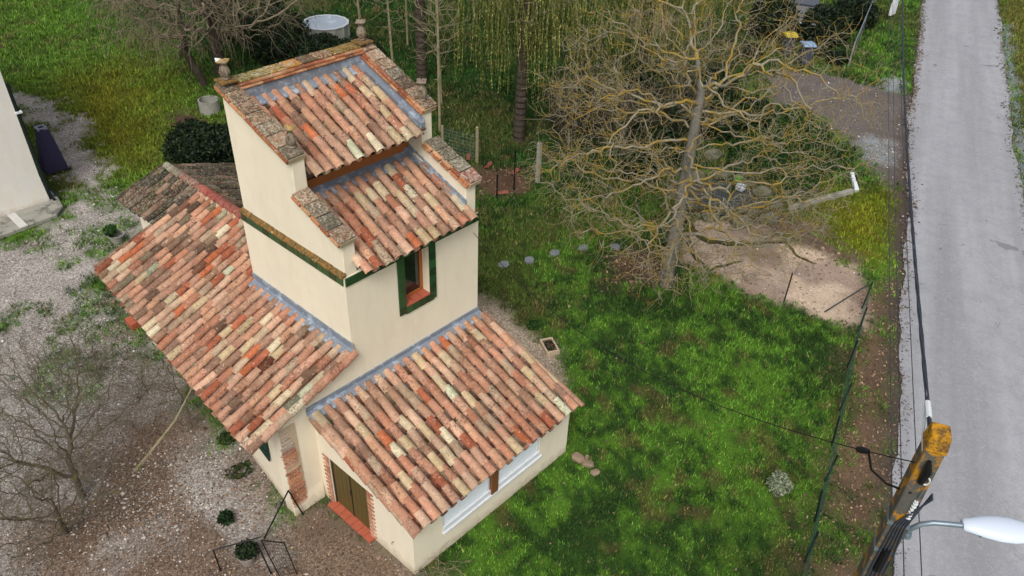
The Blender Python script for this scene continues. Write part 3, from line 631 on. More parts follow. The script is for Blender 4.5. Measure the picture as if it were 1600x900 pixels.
# copings: two thin brick courses, then big weathered slabs
bk = block_mesh('coping_brick', .25, .2, .038, M['brick'], .005, .003); bs = [block_mesh('coping_slab%d' % i, .40, .36, .05, M['coping'], .014, .007) for i in range(3)]
CP = [(176,154,130),(158,124,98),(190,168,140),(154,116,90),(184,148,118),(160,146,128)]
OC = [(188,128,40),(176,138,44),(160,110,60),(150,132,60)]
def coping(p0, p1, out, pal, nb, wall_in=.34, ns=None, inner=False):
    """p0->p1 run along the outer top edge of the wall (world), out = outward horizontal direction"""
    p0 = Vector(p0); p1 = Vector(p1); d = (p1-p0); L = d.length; d.normalize(); out = Vector(out); nz = d.cross(out).normalized(); nz = nz if nz.z > 0 else -nz; inw = nz.cross(d); inw = inw if inw.dot(out) < 0 else -inw
    mb = MB(); w_ = wall_in
    A = [p0-inw*.035, p1-inw*.035, p1+inw*(w_-(.03 if inner else 0)), p0+inw*(w_-(.03 if inner else 0))]; mb.add([q+nz*.002 for q in A]+[q+nz*.112 for q in A], [(0,1,2,3),(7,6,5,4),(0,4,5,1),(1,5,6,2),(2,6,7,3),(3,7,4,0)]); mb.build('coping_bed', M['mortar'], house)
    for c in range(2):
        n_ = int(L/.26); 
        for k in range(n_):
            mt = Matrix((d, -inw, nz)).transposed().to_4x4(); mt.translation = p0+d*(L*(k+.5)/n_+random.uniform(-.01, .01))-inw*(-.03+.02*c+random.uniform(-.006, .006))+nz*(.028+.05*c)
            brick_obj(bk, house, mt, 'brick', BP+(OC if pal is OC else []))
    if inner:
        for c in range(2):
            n_ = int(L/.25)
            for k in range(n_):
                mt = Matrix((d, inw, nz*-1 if 0 else nz)).transposed().to_4x4(); mt.translation = p0+d*(L*(k+.5)/n_+random.uniform(-.01, .01))+inw*(w_-.07+.03*(1-c))+nz*(.045+.052*c); brick_obj(bk, house, mt, 'brick', BP)
    n_ = ns or max(2, round(L/.36))
    for k in range(n_):
        mt = Matrix((d, -inw, nz)).transposed().to_4x4() @ Matrix.Rotation(random.uniform(-.03, .03), 4, 'Y'); mt.translation = p0+d*(L*(k+.5)/n_)+inw*(w_/2-(.055 if inner else .04))+nz*(.138+random.uniform(-.006, .01))
        brick_obj(random.choice(bs), house, mt @ Matrix.Diagonal((L/n_/.42, w_/.36*(1.05 if inner else 1.12), 1, 1)), 'coping_slab', pal)
coping(H(0, 3.52, 8.2), H(0, 1.33, 7.37), (-1, 0, 0), CP, 9)
coping(H(3.6, 3.52, 8.2), H(3.6, 1.33, 7.37), (1, 0, 0), CP, 9, inner=True)
coping(H(0, 1.36, 6.64), H(0, -.02, 6.13), (-1, 0, 0), CP, 9)
coping(H(3.6, 1.36, 6.64), H(3.6, -.02, 6.13), (1, 0, 0), [(150,96,84),(120,116,104),(176,120,70),(150,140,120)], 9, inner=True)
coping(H(.3, 3.52, 8.17), H(3.3, 3.52, 8.17), (0, 1, 0), OC, 9, .32, inner=True)
# finials: ribbed jars with a lobed cap
def finial(x, y, z, capc, h=1.0, wing=False):
    b = MB(); n = 20; prof = [(.055, 0), (.075, .03), (.06, .06), (.095, .13), (.10, .2), (.075, .29), (.045, .34), (.05, .37)]; c = H(x, y, z); base = len(b.v)
    for r_, zz in prof:
        for k in range(n): q = 2*math.pi*k/n; rr = r_*(1+(.09 if k % 2 else -.05)); b.v.append((c[0]+rr*math.cos(q), c[1]+rr*math.sin(q), c[2]+zz*h))
    for i in range(len(prof)-1):
        for k in range(n): a0 = i*n+k; a1 = i*n+(k+1) % n; b.f.append((a0, a1, a1+n, a0+n))
    b.f.append(tuple(range(n))[::-1]); b.f.append(tuple((len(prof)-1)*n+k for k in range(n)))
    f = b.build('finial', M['finial'], house, True)
    b = MB(); n = 12
    for r_, zz in ((.045, .36), (.11, .40), (.12, .43), (.05, .46), (.03, .47)):
        for k in range(n): q = 2*math.pi*k/n; rr = r_*(1.25 if k % 3 == 0 else .85); b.v.append((c[0]+rr*math.cos(q), c[1]+rr*math.sin(q), c[2]+(zz+(.02 if k % 3 == 0 else 0))*h))
    for i in range(4):
        for k in range(n): a0 = i*n+k; a1 = i*n+(k+1) % n; b.f.append((a0, a1, a1+n, a0+n))
    b.f.append(tuple(range(n))[::-1]); b.f.append(tuple(4*n+k for k in range(n)))
    b.build('finial_cap', capc, f, True)
    if wing:
        b = MB(); P = [Vector(c)+Vector(p)*h for p in ((-.02,.03,.43),(-.08,.06,.46),(-.13,.08,.50),(-.12,.05,.45),(-.08,.0,.42))]
        b.tube(P, [.03, .045, .015, .035, .03], 6); b.build('broken_piece', M['white2'], f, True)
M['cap_lichen'] = simple('lichened_cap', (172, 140, 84), .95, .25, 14, 0, .9, 30, (130, 120, 100), 8, .5)
M['finial'] = simple('finial_stone', (132, 120, 104), .9, .2, 14, 0, .5, 40, (92, 70, 52), 9, .56)
finial(.14, 3.38, 8.38, M['cap_lichen'], .85, True); finial(3.42, 3.38, 8.38, M['finial'], .95); finial(.20, 1.50, 7.58, M['cap_lichen'], .95); finial(3.42, 1.50, 7.58, M['finial'], 1.0)
# corner base slabs of ochre lichen under finials
for (x, y, z, m_) in ((.15, 3.37, 8.345, M['moss']), (3.43, 3.37, 8.345, M['moss'])):
    b = MB(); b.box((x-.18, y-.16, z), (x+.17, y+.18, z+.04)); b.build('corner_slab', m_, house, bevel=.01)
# ---------------- lean-to
LX, LY = -1.13, -2.97
zt = lambda y: 2.62+.306*y-.0
wall_grid('wall', [LX, -.34, 2.6, 3.6], [0, .62, 1.5, 1.66], [(-.34, 2.6, .62, 1.5)], LY, LY+.25, house, H)
T90 = lambda a, y, z: H(y, a, z)                       # grid x runs along house y
wall_grid('wall', [LY+.25, -1.6, -.36, -.001], [0, 1.5, 1.9], [(-1.6, -.36, 0, 1.5)], LX, LX+.25, house, T90, topf=zt)
b = MB(); b.prism([(LY+.25, 0), (0, 0), (0, zt(0)), (LY+.25, zt(LY+.25))], 3.35, 3.6); b.build('wall', M['wall'], house)
lr = deck('lean_to_roof', M['deck'], house, [H(LX-.08, -.01, 2.63), H(3.72, -.01, 2.63), H(3.72, -3.05, 1.70), H(LX-.08, -3.05, 1.70)])
spl = 4.84/18.4
roof(lr, lambda i: H(-1.13+i*spl, -.13, 2.62), (0, -1, -.306), (1, 0, 0), 19, spl, .355, lambda i: 3.15, seed=11)
b = MB(); b.box((LX-.13, -.035, 2.60), (3.60, -.002, 2.80)); b.prism([(-.035, 2.70), (-.035, 2.66), (-.25, 2.60), (-.25, 2.635)], LX-.13, 3.62); b.build('zinc_flashing', M['zinc'], lr)
# verge tiles down both edges
rd = random.Random(4)
def verge(parent, pts0, pts1, dirn, n_, key='new', roll=.5):
    p0 = Vector(pts0); p1 = Vector(pts1); d = (p1-p0).normalized(); L = (p1-p0).length
    for k in range(n_):
        o = bpy.data.objects.new('verge_tile', TM[key][rd.randrange(4)]); Fm = frame(d, dirn); mt = (Fm @ Matrix.Rotation(R(2.5), 3, 'X') @ Matrix.Rotation(roll, 3, 'Y')).to_4x4()
        mt.translation = p0+d*(L*k/n_)+Vector((0, 0, rd.uniform(-.004, .008))); o.matrix_world = mt @ Matrix.Diagonal((.95, L/n_/.42*1.12, .95, 1)); c = rd.choices(TP_L, TW)[0]; o.color = (*[q*.9 for q in c], 1); link(o, parent)
verge(lr, H(-1.22, -.1, 2.60), H(-1.22, -3.17, 1.66), (1, 0, 0), 9, roll=-.75); verge(lr, H(3.70, -.1, 2.60), H(3.70, -3.17, 1.66), (1, 0, 0), 9, roll=.75)
# white shuttered openings
for x0 in (-.34, 2.54, .96, 1.24): b = MB(); b.box((x0, LY+.02, .80), (x0+.06, LY+.08, 1.5)); b.build('window_jamb', M['white2'], house, bevel=.004)
for x0, x1 in ((-.28, .96), (1.30, 2.54)):
    for k in range(7): b = MB(); b.box((x0, LY+.03, .805+k*.098), (x1, LY+.055, .805+k*.098+.094)); b.build('shutter_slat', M['white'], house, bevel=.003)
b = MB(); b.box((-.36, LY-.05, .61), (2.66, LY+.12, .66)); b.box((-.34, LY-.012, .66), (2.6, LY+.10, .80)); b.build('window_sill', M['white2'], house, bevel=.006)
b = MB(); b.box((1.03, LY-.045, .665), (1.23, LY+.15, 1.62)); b.build('wooden_post', M['post_wood'], house, bevel=.008)
# door in the lean-to side
dp = lambda a, b_: None
for (y0, y1) in ((-.965, -.40), (-1.56, -.985)):
    n_ = 4; ww = (y1-y0)/n_; dl = MB(); dl.box((LX+.07, y0, .06), (LX+.085, y1, 1.47)); leafo = dl.build('door_leaf', M['door_wood'], house)
    for k in range(n_): b = MB(); b.box((LX+.05, y0+k*ww+.004, .06), (LX+.071, y0+(k+1)*ww-.004, 1.465)); b.build('plank', M['door_wood'], leafo, bevel=.003)
b = MB(); b.box((LX+.03, -.40, .05), (LX+.11, -.362, 1.5)); b.box((LX+.03, -1.598, .05), (LX+.11, -1.56, 1.5)); b.box((LX+.03, -1.56, 1.468), (LX+.11, -.40, 1.5)); b.box((LX+.035, -.984, .06), (LX+.06, -.966, 1.468)); b.build('door_frame', M['dark_wood'], house)
b = MB(); b.tube([H(LX+.03, -1.01, .85), H(LX-.0, -1.01, .86), H(LX-.0, -1.01, .98), H(LX+.03, -1.01, .99)], .008, 6); b.build('door_handle', M['black'], house)
jb = block_mesh('jamb_brick', .05, .16, .045, M['brick'], .003, .002)
for k in range(24):
    for (yc, s) in ((-.36, 1), (-1.6, -1)):
        ln = .20 if k % 2 else .11; mt = Matrix.Translation(H(LX+.002, yc+s*ln/2, .06+k*.062)) @ Matrix.Diagonal((1, ln/.16, 1, 1)); brick_obj(jb, house, mt, 'brick', [(196,146,118),(182,126,100),(206,160,134),(190,136,112)])
for k in range(7):
    b = MB(); b.box((LX-.16, -.30-.205*k-.195, .01), (LX+.06, -.30-.205*k, .06+random.uniform(0, .006))); b.build('threshold_tile', M['red_tile'], house, bevel=.005)
b = MB(); b.tube([H(LX, -2.35, .52), H(LX-.05, -2.35, .53), H(LX-.05, -2.35, .47)], .008, 5); b.build('wall_hook', M['black'], house)
parts_to(house)
# ------------------------------------------------------------ side wing
wing = empty('house_wing', H(-1.9, 0, 0), 'low gabled house wing with a weathered pink tile roof running back from the tower', 'house')
wx = lambda y: -1.92+.147*y                            # outer wall line
b = MB(); zu = lambda x: 3.545+.342*x
b.add([H(*p) for p in ((-1.92,.001,0),(-.001,.001,0),(-.001,.001,zu(0)),(-1.92,.001,zu(-1.92)),(-1.92,.3,0),(-.001,.3,0),(-.001,.3,zu(0)),(-1.92,.3,zu(-1.92)))], [(0,1,2,3),(7,6,5,4),(0,4,5,1),(1,5,6,2),(2,6,7,3),(3,7,4,0)])
b.build('wall', M['wall'], wing)
T2 = lambda a, d_, z: H(wx(a)+d_, a, z)
wall_grid('wall', [.301, 1.62, 2.78, 4.6, 5.5, 7.25], [0, 1.0, 1.1, 2.3, 2.95], [(1.62, 2.78, 1.1, 2.3), (4.6, 5.5, 1.0, 2.3)], 0, .3, wing, T2, topf=lambda a: zu(wx(a)))
b = MB(); b.add([H(*p) for p in ((wx(7.25)+.3,6.95,0),(2.9,6.95,0),(2.9,6.95,3.2),(1.03,6.95,3.93),(wx(7.25)+.3,6.95,3.2),(wx(7.25)+.3,7.25,0),(2.9,7.25,0),(2.9,7.25,3.2),(1.03,7.25,3.93),(wx(7.25)+.3,7.25,3.2))], [(0,1,2,3,4),(9,8,7,6,5),(0,5,6,1),(1,6,7,2),(2,7,8,3),(3,8,9,4),(4,9,5,0)]); b.box((2.6, 3.6, 0), (2.9, 6.95, 3.2)); b.build('wall', M['wall'], wing)
b = MB()                                               # swollen base of the corner
for k in range(5): b.prism([(-2.0+.012*k, .05*k), (-.0-1.135, .05*k)][:0] or [(0,0),(0,0),(0,0)], 0, 0) if False else None
b = MB(); b.prism([(-.06, 0), (.002, 0), (.002, .5)], -1.95, -1.14); b.build('wall_base', M['wall'], wing, bevel=.02)
for (y0, y1, zc) in ((1.62, 2.78, 1.1), (4.6, 5.5, 1.0)):
    b = MB(); t2 = lambda a, d_, z: T2(a, d_, z)
    for q in ((y0, y0+.07, zc, 2.3), (y1-.07, y1, zc, 2.3), ((y0+y1)/2-.04, (y0+y1)/2+.04, zc, 2.3), (y0, y1, zc, zc+.07)): b.box((q[0], .12, q[2]+.001), (q[1], .18, q[3]), T2)
    f = b.build('window_frame', M['dark_wood'], wing); b = MB(); b.box((y0+.01, .14, zc+.01), (y1-.01, .15, 2.29), T2); b.build('pane', M['glass'], f)
for (y0, y1) in ((.78, 1.58), (2.82, 3.60)):
    sh = MB(); sh.box((y0, -.05, 1.06), (y1, -.035, 2.34), T2); so_ = sh.build('shutter', M['green_paint'], wing)
    for k in range(5): ww = (y1-y0)/5; b = MB(); b.box((y0+k*ww+.004, -.068, 1.065), (y0+(k+1)*ww-.004, -.05, 2.33), T2); b.build('plank', M['green_paint'], so_)
    for zz in (1.25, 2.05): b = MB(); b.box((y0+.02, -.085, zz), (y1-.02, -.067, zz+.08), T2); b.build('batten', M['green_paint'], so_)
# exposed brick quoin
qb = block_mesh('quoin_brick', .36, .03, .03, M['brick'], .004, .003); q = random.Random(3)
b = MB(); b.box((-1.93, -.012, .12), (-1.56, .0, 2.62)); b.build('quoin_bed', M['mortar'], wing)
for k in range(50):
    z_ = .15+k*.049; ln = q.uniform(.27, .38) if k < 40 else q.uniform(.18, .34); x_ = -1.74-(z_*.03)+q.uniform(-.015, .015)
    if 25 < k < 28 or (k > 40 and k % 2): continue
    mt = Matrix.Translation(H(x_, -.016, z_)) @ Matrix.Rotation(q.uniform(-.02, .02), 4, 'Y') @ Matrix.Diagonal((ln/.36, 1, q.uniform(.85, 1.15), 1)); brick_obj(qb, wing, mt, 'brick', [(190,136,104),(200,150,118),(170,114,88),(206,166,136),(180,142,122)] if k < 38 else [(168,160,158),(150,138,134),(186,170,156)])
wr = deck('roof', M['deck'], wing, [H(-.01, -.10, 3.59), H(-.01, 3.56, 3.59), H(1.03, 3.56, 3.945), H(1.03, 7.33, 3.945), H(-1.88, 7.33, 2.95), H(-2.50, -.10, 2.735)])
spw = .2495
def wtop(i):
    y = .02+i*spw; return H(-.10, y, 3.555) if y < 3.5 else H(.98, y, 3.925)
ex = lambda y: -2.60+.085*(y+.1)
def wlen(i):
    y = .02+i*spw; x0 = -.10 if y < 3.5 else .98; e = ex(y)
    if 7.1 < y: e = -1.95
    return (x0-e)*1.057
WW = [6,6,4,6,2,3,2.5,4,1,6,5,4,4,5,.8]
roof(wr, wtop, (-1, 0, -.342), (0, -1, 0), 30, spw, .345, wlen, seed=21, wt=WW, mossy=.10)
verge(wr, H(.02, -.10, 3.60), H(-2.62, -.10, 2.70), (0, -1, 0), 8, roll=.6)
b = MB(); b.prism([(0, 3.80), (0, 3.63), (-.22, 3.56), (-.22, 3.59), (-.03, 3.655), (-.03, 3.80)], -.06, 3.52, 'y', lambda x, y, z: H(x, y, z)); b.build('zinc_flashing', M['zinc'], wr)
# right slope, old tiles, and the ridge
wr2 = deck('back_slope', M['deck'], wing, [H(1.03, 3.56, 3.945), H(2.95, 3.56, 3.29), H(2.95, 7.33, 3.29), H(1.03, 7.33, 3.945)])
OP = [lin(c) for c in [(110,92,78),(146,116,98),(84,74,60),(122,104,88),(100,84,58),(172,136,114)]]
roof(wr2, lambda i: H(1.10, 5.05+i*.26, 3.91), (1, 0, -.342), (0, 1, 0), 9, .26, .4, lambda i: 1.95, key='old', seed=31, pal=OP, wt=[3,3,4,3,3,1], panm='pan_old')
rt = TM['new']
for k in range(10):
    o = bpy.data.objects.new('ridge_tile', rt[k % 4]); mt = (frame((0, -1, 0), (1, 0, 0)) @ Matrix.Rotation(R(2), 3, 'X')).to_4x4(); mt.translation = H(1.03, 7.35-k*.38, 4.03); o.matrix_world = mt @ Matrix.Diagonal((1.35, 1.05, 1.3, 1)); c = lin(random.choice([(168,92,80),(176,100,84),(160,96,84)])); o.color = (*c, 1); link(o, wr)
b = MB(); b.prism([(.86, 3.93), (.9, 4.0), (.97, 4.02), (1.1, 4.02), (1.19, 3.96), (1.19, 3.9), (.86, 3.88)], 3.6, 7.34, 'y'); b.build('ridge_mortar', M['mortar'], wr)
parts_to(wing)
# ------------------------------------------------------------ old outbuilding with dark mossy roof
barn = empty('old_outbuilding', H(1.0, 9, 0), 'small outbuilding with a dark mossy lichen-covered tile roof behind the house wing', 'outbuilding')
b = MB(); b.prism([(-.05, 0), (2.7, 0), (2.7, 3.35), (1.03, 3.92), (-.05, 3.5)], 7.34, 9.02, 'y'); b.build('wall', M['wall'], barn)
br = deck('roof', M['deck'], barn, [H(1.03, 7.34, 3.95), H(1.03, 9.14, 3.95), H(-.26, 9.14, 3.50), H(-.26, 7.34, 3.50)])
br2 = deck('roof', M['deck'], barn, [H(1.03, 7.34, 3.95), H(1.03, 9.14, 3.95), H(2.85, 9.14, 3.33), H(2.85, 7.34, 3.33)])
roof(br, lambda i: H(.98, 7.46+i*.235, 3.925), (-1, 0, -.35), (0, -1, 0), 8, .235, .34, lambda i: 1.38, key='old', seed=41, pal=OP, wt=[3,4,4,3,3,3], panm='pan_old')
roof(br2, lambda i: H(1.09, 7.46+i*.235, 3.925), (1, 0, -.342), (0, 1, 0), 8, .235, .4, lambda i: 1.9, key='old', seed=43, pal=OP, wt=[3,3,4,3,4,1], panm='pan_old')
for k in range(5):
    o = bpy.data.objects.new('ridge_tile', TM['old'][k % 4]); mt = (frame((0, -1, 0), (1, 0, 0)) @ Matrix.Rotation(R(2), 3, 'X')).to_4x4(); mt.translation = H(1.03, 9.12-k*.37, 4.03); o.matrix_world = mt @ Matrix.Diagonal((1.2, 1.05, 1.1, 1)); c = lin([(176,170,150),(150,140,120),(168,120,104),(184,140,124),(176,110,96)][k]); o.color = (*c, 1); link(o, br)
parts_to(barn)
# ------------------------------------------------------------ white neighbour building, left edge
M['patch'] = simple('pale_patch', (196, 194, 188), .9, .1, 4)
nb = empty('white_building', (-4, 17, 0), 'white rendered neighbouring building with concrete apron at the left edge', 'building')
M['nbwall'] = plaster('white_render', (226, 222, 214), (210, 186, 150))
b = MB(); I = lambda x, y, z: (x, y, z)
b.add([(-8,16.7,0),(-.4,16.7,0),(-.46,16.74,1.1),(-.5,16.76,5.6),(-8,16.76,5.6),(-8,26,0),(-.4,26,0),(-.5,26,5.6),(-8,26,5.6)], [(0,1,2,3,4),(1,6,7,3,2),(6,5,8,7),(5,0,4,8),(4,3,7,8)]); b.build('wall', M['nbwall'], nb)
b = MB(); b.prism([(16.4, 5.62), (21.3, 7.1), (26.3, 5.6), (26.3, 5.5), (16.4, 5.5)], -8.2, -.3, 'x', I); b.build('roof', M['deck'], nb)
b = MB(); b.prism([(-8, 15.2), (-.62, 15.62), (-.25, 16.0), (-.1, 16.9), (-.1, 19.5), (-.385, 19.5), (-.385, 16.69), (-8, 16.69)], 0, .14, 'z', I); b.build('apron', M['concrete'], nb, bevel=.02)
b = MB(); b.box((-1.8, 15.56, .14), (-1.55, 16.68, .146), I); b.build('apron_patch', M['patch'], nb)
b = MB(); b.box((-.33, 16.55, .14), (-.27, 19.4, .22), I); b.box((-.15, 16.55, .14), (-.10, 19.4, .22), I); b.build('channel_edge', M['metal_dark'], nb)
b = MB(); b.box((-.26, 16.9, .145), (-.16, 17.4, .20), I); b.build('grate', M['galv'], nb)
b = MB(); b.tube([(-.33, 16.75, .15), (-.36, 16.77, 1.1), (-.43, 16.8, 4.3)], .055, 8); dpp = b.build('downpipe', M['metal_dark'], nb, True)
b = MB(); b.box((-.50, 16.68, 3.3), (-.30, 16.82, 3.36), I); b.build('pipe_bracket', M['white2'], dpp)
parts_to(nb)
# ------------------------------------------------------------ covered folded furniture
M['cover'] = simple('purple_grey_cover', (62, 56, 86), .8, .12, 5, 0, .3, 12)
M['cover2'] = simple('pale_cover_edge', (150, 148, 170), .8, .05, 5, 0, .1)
bag = empty('covered_furniture', (.65, 19.0, 0), 'tall tapering purple-grey dust cover over folded furniture beside the white building', 'cover')
b = MB(); rings = [(.42, .34, 0.03), (.43, .36, .12), (.36, .31, .55), (.27, .24, 1.15), (.2, .19, 1.55), (.17, .17, 1.68)]; n_ = 16
for j, (a, c, z_) in enumerate(rings):
    for k in range(n_):
        q = 2*math.pi*k/n_; e = .55; cx_ = math.copysign(abs(math.cos(q))**e, math.cos(q))*a; cy_ = math.copysign(abs(math.sin(q))**e, math.sin(q))*c; w_ = 1+.05*math.sin(5*q+j)
        b.v.append((.65+cx_*w_, 19.0+cy_*w_, z_))
for j in range(len(rings)-1):
    for k in range(n_): a0 = j*n_+k; a1 = j*n_+(k+1) % n_; b.f.append((a0, a1, a1+n_, a0+n_))
b.build('cover', M['cover'], bag, True)
b = MB(); 
for (x0, y0, x1, y1) in ((-.17,-.17,-.09,.17),(.09,-.17,.17,.17),(-.09,.11,.09,.17),(-.09,-.17,.09,-.11)): b.box((.65+x0, 19+y0, 1.62), (.65+x1, 19+y1, 1.71), I)
b.build('cover_rim', M['cover2'], bag, bevel=.01); b = MB(); b.box((.56, 18.89, 1.55), (.74, 19.11, 1.66), I); b.build('inner_stack', M['black'], bag)
b = MB(); b.box((.25, 18.62, .0), (1.12, 18.75, .06), I); b.build('foot', M['black'], bag); parts_to(bag)
# ------------------------------------------------------------ utility pole, lamp and cables
px_, py_ = .60, -10.1
pole = empty('utility_pole', (px_, py_, 0), 'concrete utility pole with orange lichen and grey cables near the road', 'utility pole')
b = MB(); cs = [(.17,.13,0),(.17,.13,4),(.145,.105,7.9)]; a = R(23)
def pt(u_, v_, z_): return (px_+u_*math.cos(a)-v_*math.sin(a), py_+u_*math.sin(a)+v_*math.cos(a), z_)
def polebox(z0, z1, s0, s1, m, name, extra=0):
    b = MB(); b.add([pt(u_*s0[0], v_*s0[1], z0) for u_, v_ in ((-1,-1),(1,-1),(1,1),(-1,1))]+[pt(u_*s1[0], v_*s1[1], z1) for u_, v_ in ((-1,-1),(1,-1),(1,1),(-1,1))], [(0,3,2,1),(4,5,6,7),(0,1,5,4),(1,2,6,5),(2,3,7,6),(3,0,4,7)])
    return b.build(name, m, pole, bevel=.02)
polebox(0, 8.2, (.165,.145), (.125,.105), M['pole'], 'pole_shaft'); polebox(8.201, 8.43, (.14,.12), (.115,.10), M['pole_top'], 'pole_cap')
b = MB(); b.tube([(px_-.12, py_-.08, 6.0), (px_-.16, py_-.13, 6.2)], .03, 6); 
for z_ in (6.45, 6.95): b = MB(); b.add([pt(u_*.139, v_*.121, zz) for zz in (z_, z_+.05) for u_, v_ in ((-1,-1),(1,-1),(1,1),(-1,1))], [(0,3,2,1),(4,5,6,7),(0,1,5,4),(1,2,6,5),(2,3,7,6),(3,0,4,7)]); b.build('steel_band', M['galv'], pole)
arm = empty('street_lamp', (px_, py_, 6.7), 'white cobra-head street lamp on a curved grey arm fixed to the lichen-covered pole', 'street lamp')
az = Vector((.56, -.83, 0)).normalized(); A0 = Vector((px_, py_, 6.76))+Vector((-.02,-.17,0))
pth = [A0, A0+Vector((0,0,.16)), A0+az*.08+Vector((0,0,.27)), A0+az*.2+Vector((0,0,.33)), A0+az*.38+Vector((0,0,.35)), A0+az*.52+Vector((0,0,.36))]
b = MB(); b.tube(pth, .032, 10); b.build('lamp_arm', M['galv'], arm, True)
b = MB(); b.tube([A0+Vector((0,0,.02)), A0+Vector((0,0,.08))], .048, 10); b.build('arm_clamp', M['galv'], arm, True)
hx = pth[-1]-az*.02; sidev = az.cross(Vector((0,0,1))).normalized()
b = MB(); prof = [(0,.055,.045),(.02,.07,.06),(.10,.085,.07),(.22,.12,.085),(.38,.145,.09),(.52,.145,.085),(.66,.12,.07),(.76,.08,.05),(.82,.03,.02)]; n_ = 20
for (l, w_, h_) in prof:
    c = hx+az*l+Vector((0,0,.01+l*.06))
    for k in range(n_): q = 2*math.pi*k/n_; b.v.append(tuple(c+sidev*math.cos(q)*w_*1.25+Vector((0,0,1))*(math.sin(q)*h_*(1.0 if math.sin(q) > 0 else .45))))
for j in range(len(prof)-1):
    for k in range(n_): a0 = j*n_+k; a1 = j*n_+(k+1) % n_; b.f.append((a0, a1, a1+n_, a0+n_))
b.f.append(tuple(range(n_))[::-1]); b.f.append(tuple((len(prof)-1)*n_+k for k in range(n_))); b.build('lamp_head', M['lamp'], arm, True)
b = MB(); b.tube([hx+az*.16+Vector((0,0,-.02)), hx+az*.17+Vector((0,0,-.01))], .105, 20); b.build('seam_ring', M['galv'], arm, True)
b = MB()
prof2 = [(.2,.09),(.4,.12),(.6,.1),(.74,.05)]
pts_ = [hx+az*l+Vector((0,0,-.015)) for l, _ in prof2]; b.tube(pts_, [w_*.8 for _, w_ in prof2], 12); b.build('lamp_glass', M['white2'], arm, True); parts_to(arm)
def sag(p, q, s, n_=24):
    p = Vector(p); q = Vector(q); return [p.lerp(q, i/n_)-Vector((0, 0, s*4*(i/n_)*(1-i/n_))) for i in range(n_+1)]
top = Vector((px_, py_, 8.3))
P = sag(top+Vector((.12, .12, -.02)), (px_+40*math.cos(.385), py_+40*math.sin(.385), 7.6), .9, 60)
b = MB()
for k in range(4):
    Q = [p+Vector((math.cos(i*1.3+k*1.57)*.018*0.5, math.sin(i*1.3+k*1.57)*.018, math.cos(i*1.3+k*1.57)*.018)) for i, p in enumerate(P)]; b.tube(Q, .011, 5)
tag(b.build('power_cable', M['cable'], None, True), 'twisted grey overhead power cable running up along the road edge', 'cable')
b = MB(); b.tube(sag(top+Vector((-.1, .05, -.35)), H(3.62, .5, 5.0), 1.1, 40), .007, 5); bx_ = sag(top+Vector((-.1, .05, -.35)), H(3.62, .5, 5.0), 1.1, 40)
o = b.build('service_cable', M['black'], None, True); tag(o, 'thin black service cable from the pole across the lawn', 'cable')
b = MB(); q0 = bx_[2]; q1 = bx_[3]; b.tube([q0, q0.lerp(q1, .3), q0.lerp(q1, .5)], [.03, .045, .03], 8); b.build('junction_box', M['black'], o, True)
b = MB(); b.tube([q0, q0+Vector((.02,-.1,-.25)), q0+Vector((.1,-.3,-.4)), top+Vector((-.15, -.02, -.75))], .014, 6); b.build('drop_loop', M['black'], o, True)
for k, (dx, zz, lab) in enumerate(((0, 6.2, 'leftmost of three thin telephone wires beside the road'), (.16, 6.1, 'middle of three thin telephone wires beside the road'), (.30, 6.3, 'rightmost of three thin telephone wires beside the road'))):
    b = MB(); d = Vector((math.cos(.40), math.sin(.40), 0)); nrm = Vector((d.y, -d.x, 0)); b.tube(sag(Vector((px_, py_, zz))+nrm*(.22+dx)-d*6, Vector((px_, py_, zz-.1))+nrm*(.25+dx)+d*42, .35, 30), .007, 4); tag(b.build('telephone_wire', M['cable']), lab, 'wire', 'thin telephone wires beside the road')
# cables running down the pole face (face towards the camera)
b = MB()
for k in range(5):
    off = -.12+.05*k; b.tube([pt(-.165, off*.8, z_) if z_ < 7 else pt(-.15, off*.6, z_) for z_ in (5.0, 5.8, 6.4, 7.0)]+[pt(-.12-.02*k, -.17, 7.6)], .011, 5)
b.build('riser_cables', M['cable'], pole, True, kind='stuff')
b = MB(); b.tube([pt(-.15, -.05, 7.15), pt(-.152, -.05, 7.45)], [.016, .024], 8); b.build('insulator', M['white2'], pole, True)
for k in range(6): b = MB(); b.tube([pt(-.152, -.05, 7.16+k*.05), pt(-.152, -.05, 7.17+k*.05)], .030, 10); b.build('insulator_ring', M['white2'], pole, True)
b = MB(); b.tube([pt(-.15, -.05, 7.45), pt(-.17, -.06, 7.75)], .006, 5); b.build('tie_wire', M['galv'], pole, True)
b = MB(); pts_ = [pt(-.16, -.04+.035*math.cos(q), 7.8+.055*math.sin(q)) for q in np.linspace(0, 6.28, 14)]; b.tube(pts_, .010, 6); b.build('cable_clamp', M['white2'], pole, True)
b = MB(); b.tube([pt(-.16, 0, 6.15), pt(-.16, 0, 6.55)], [.05, .04], 8); b.build('splice_box', M['black'], pole, True); b = MB(); b.tube([pt(-.14, 0, 7.75), pt(-.18, .0, 7.95), pt(-.16, .02, 8.1)], [.04, .05, .02], 8); b.build('cable_joint', M['black'], pole, True)
b = MB(); b.tube([tuple(P[1]), tuple(P[0]+Vector((-.05,.02,-.12))), pt(-.08, .1, 8.15)], .014, 6); b.tube([tuple(P[0].lerp(P[1], .3)), tuple(P[0].lerp(P[1], .75))], .035, 8); b.build('cable_anchor', M['white2'], pole, True)
parts_to(pole)

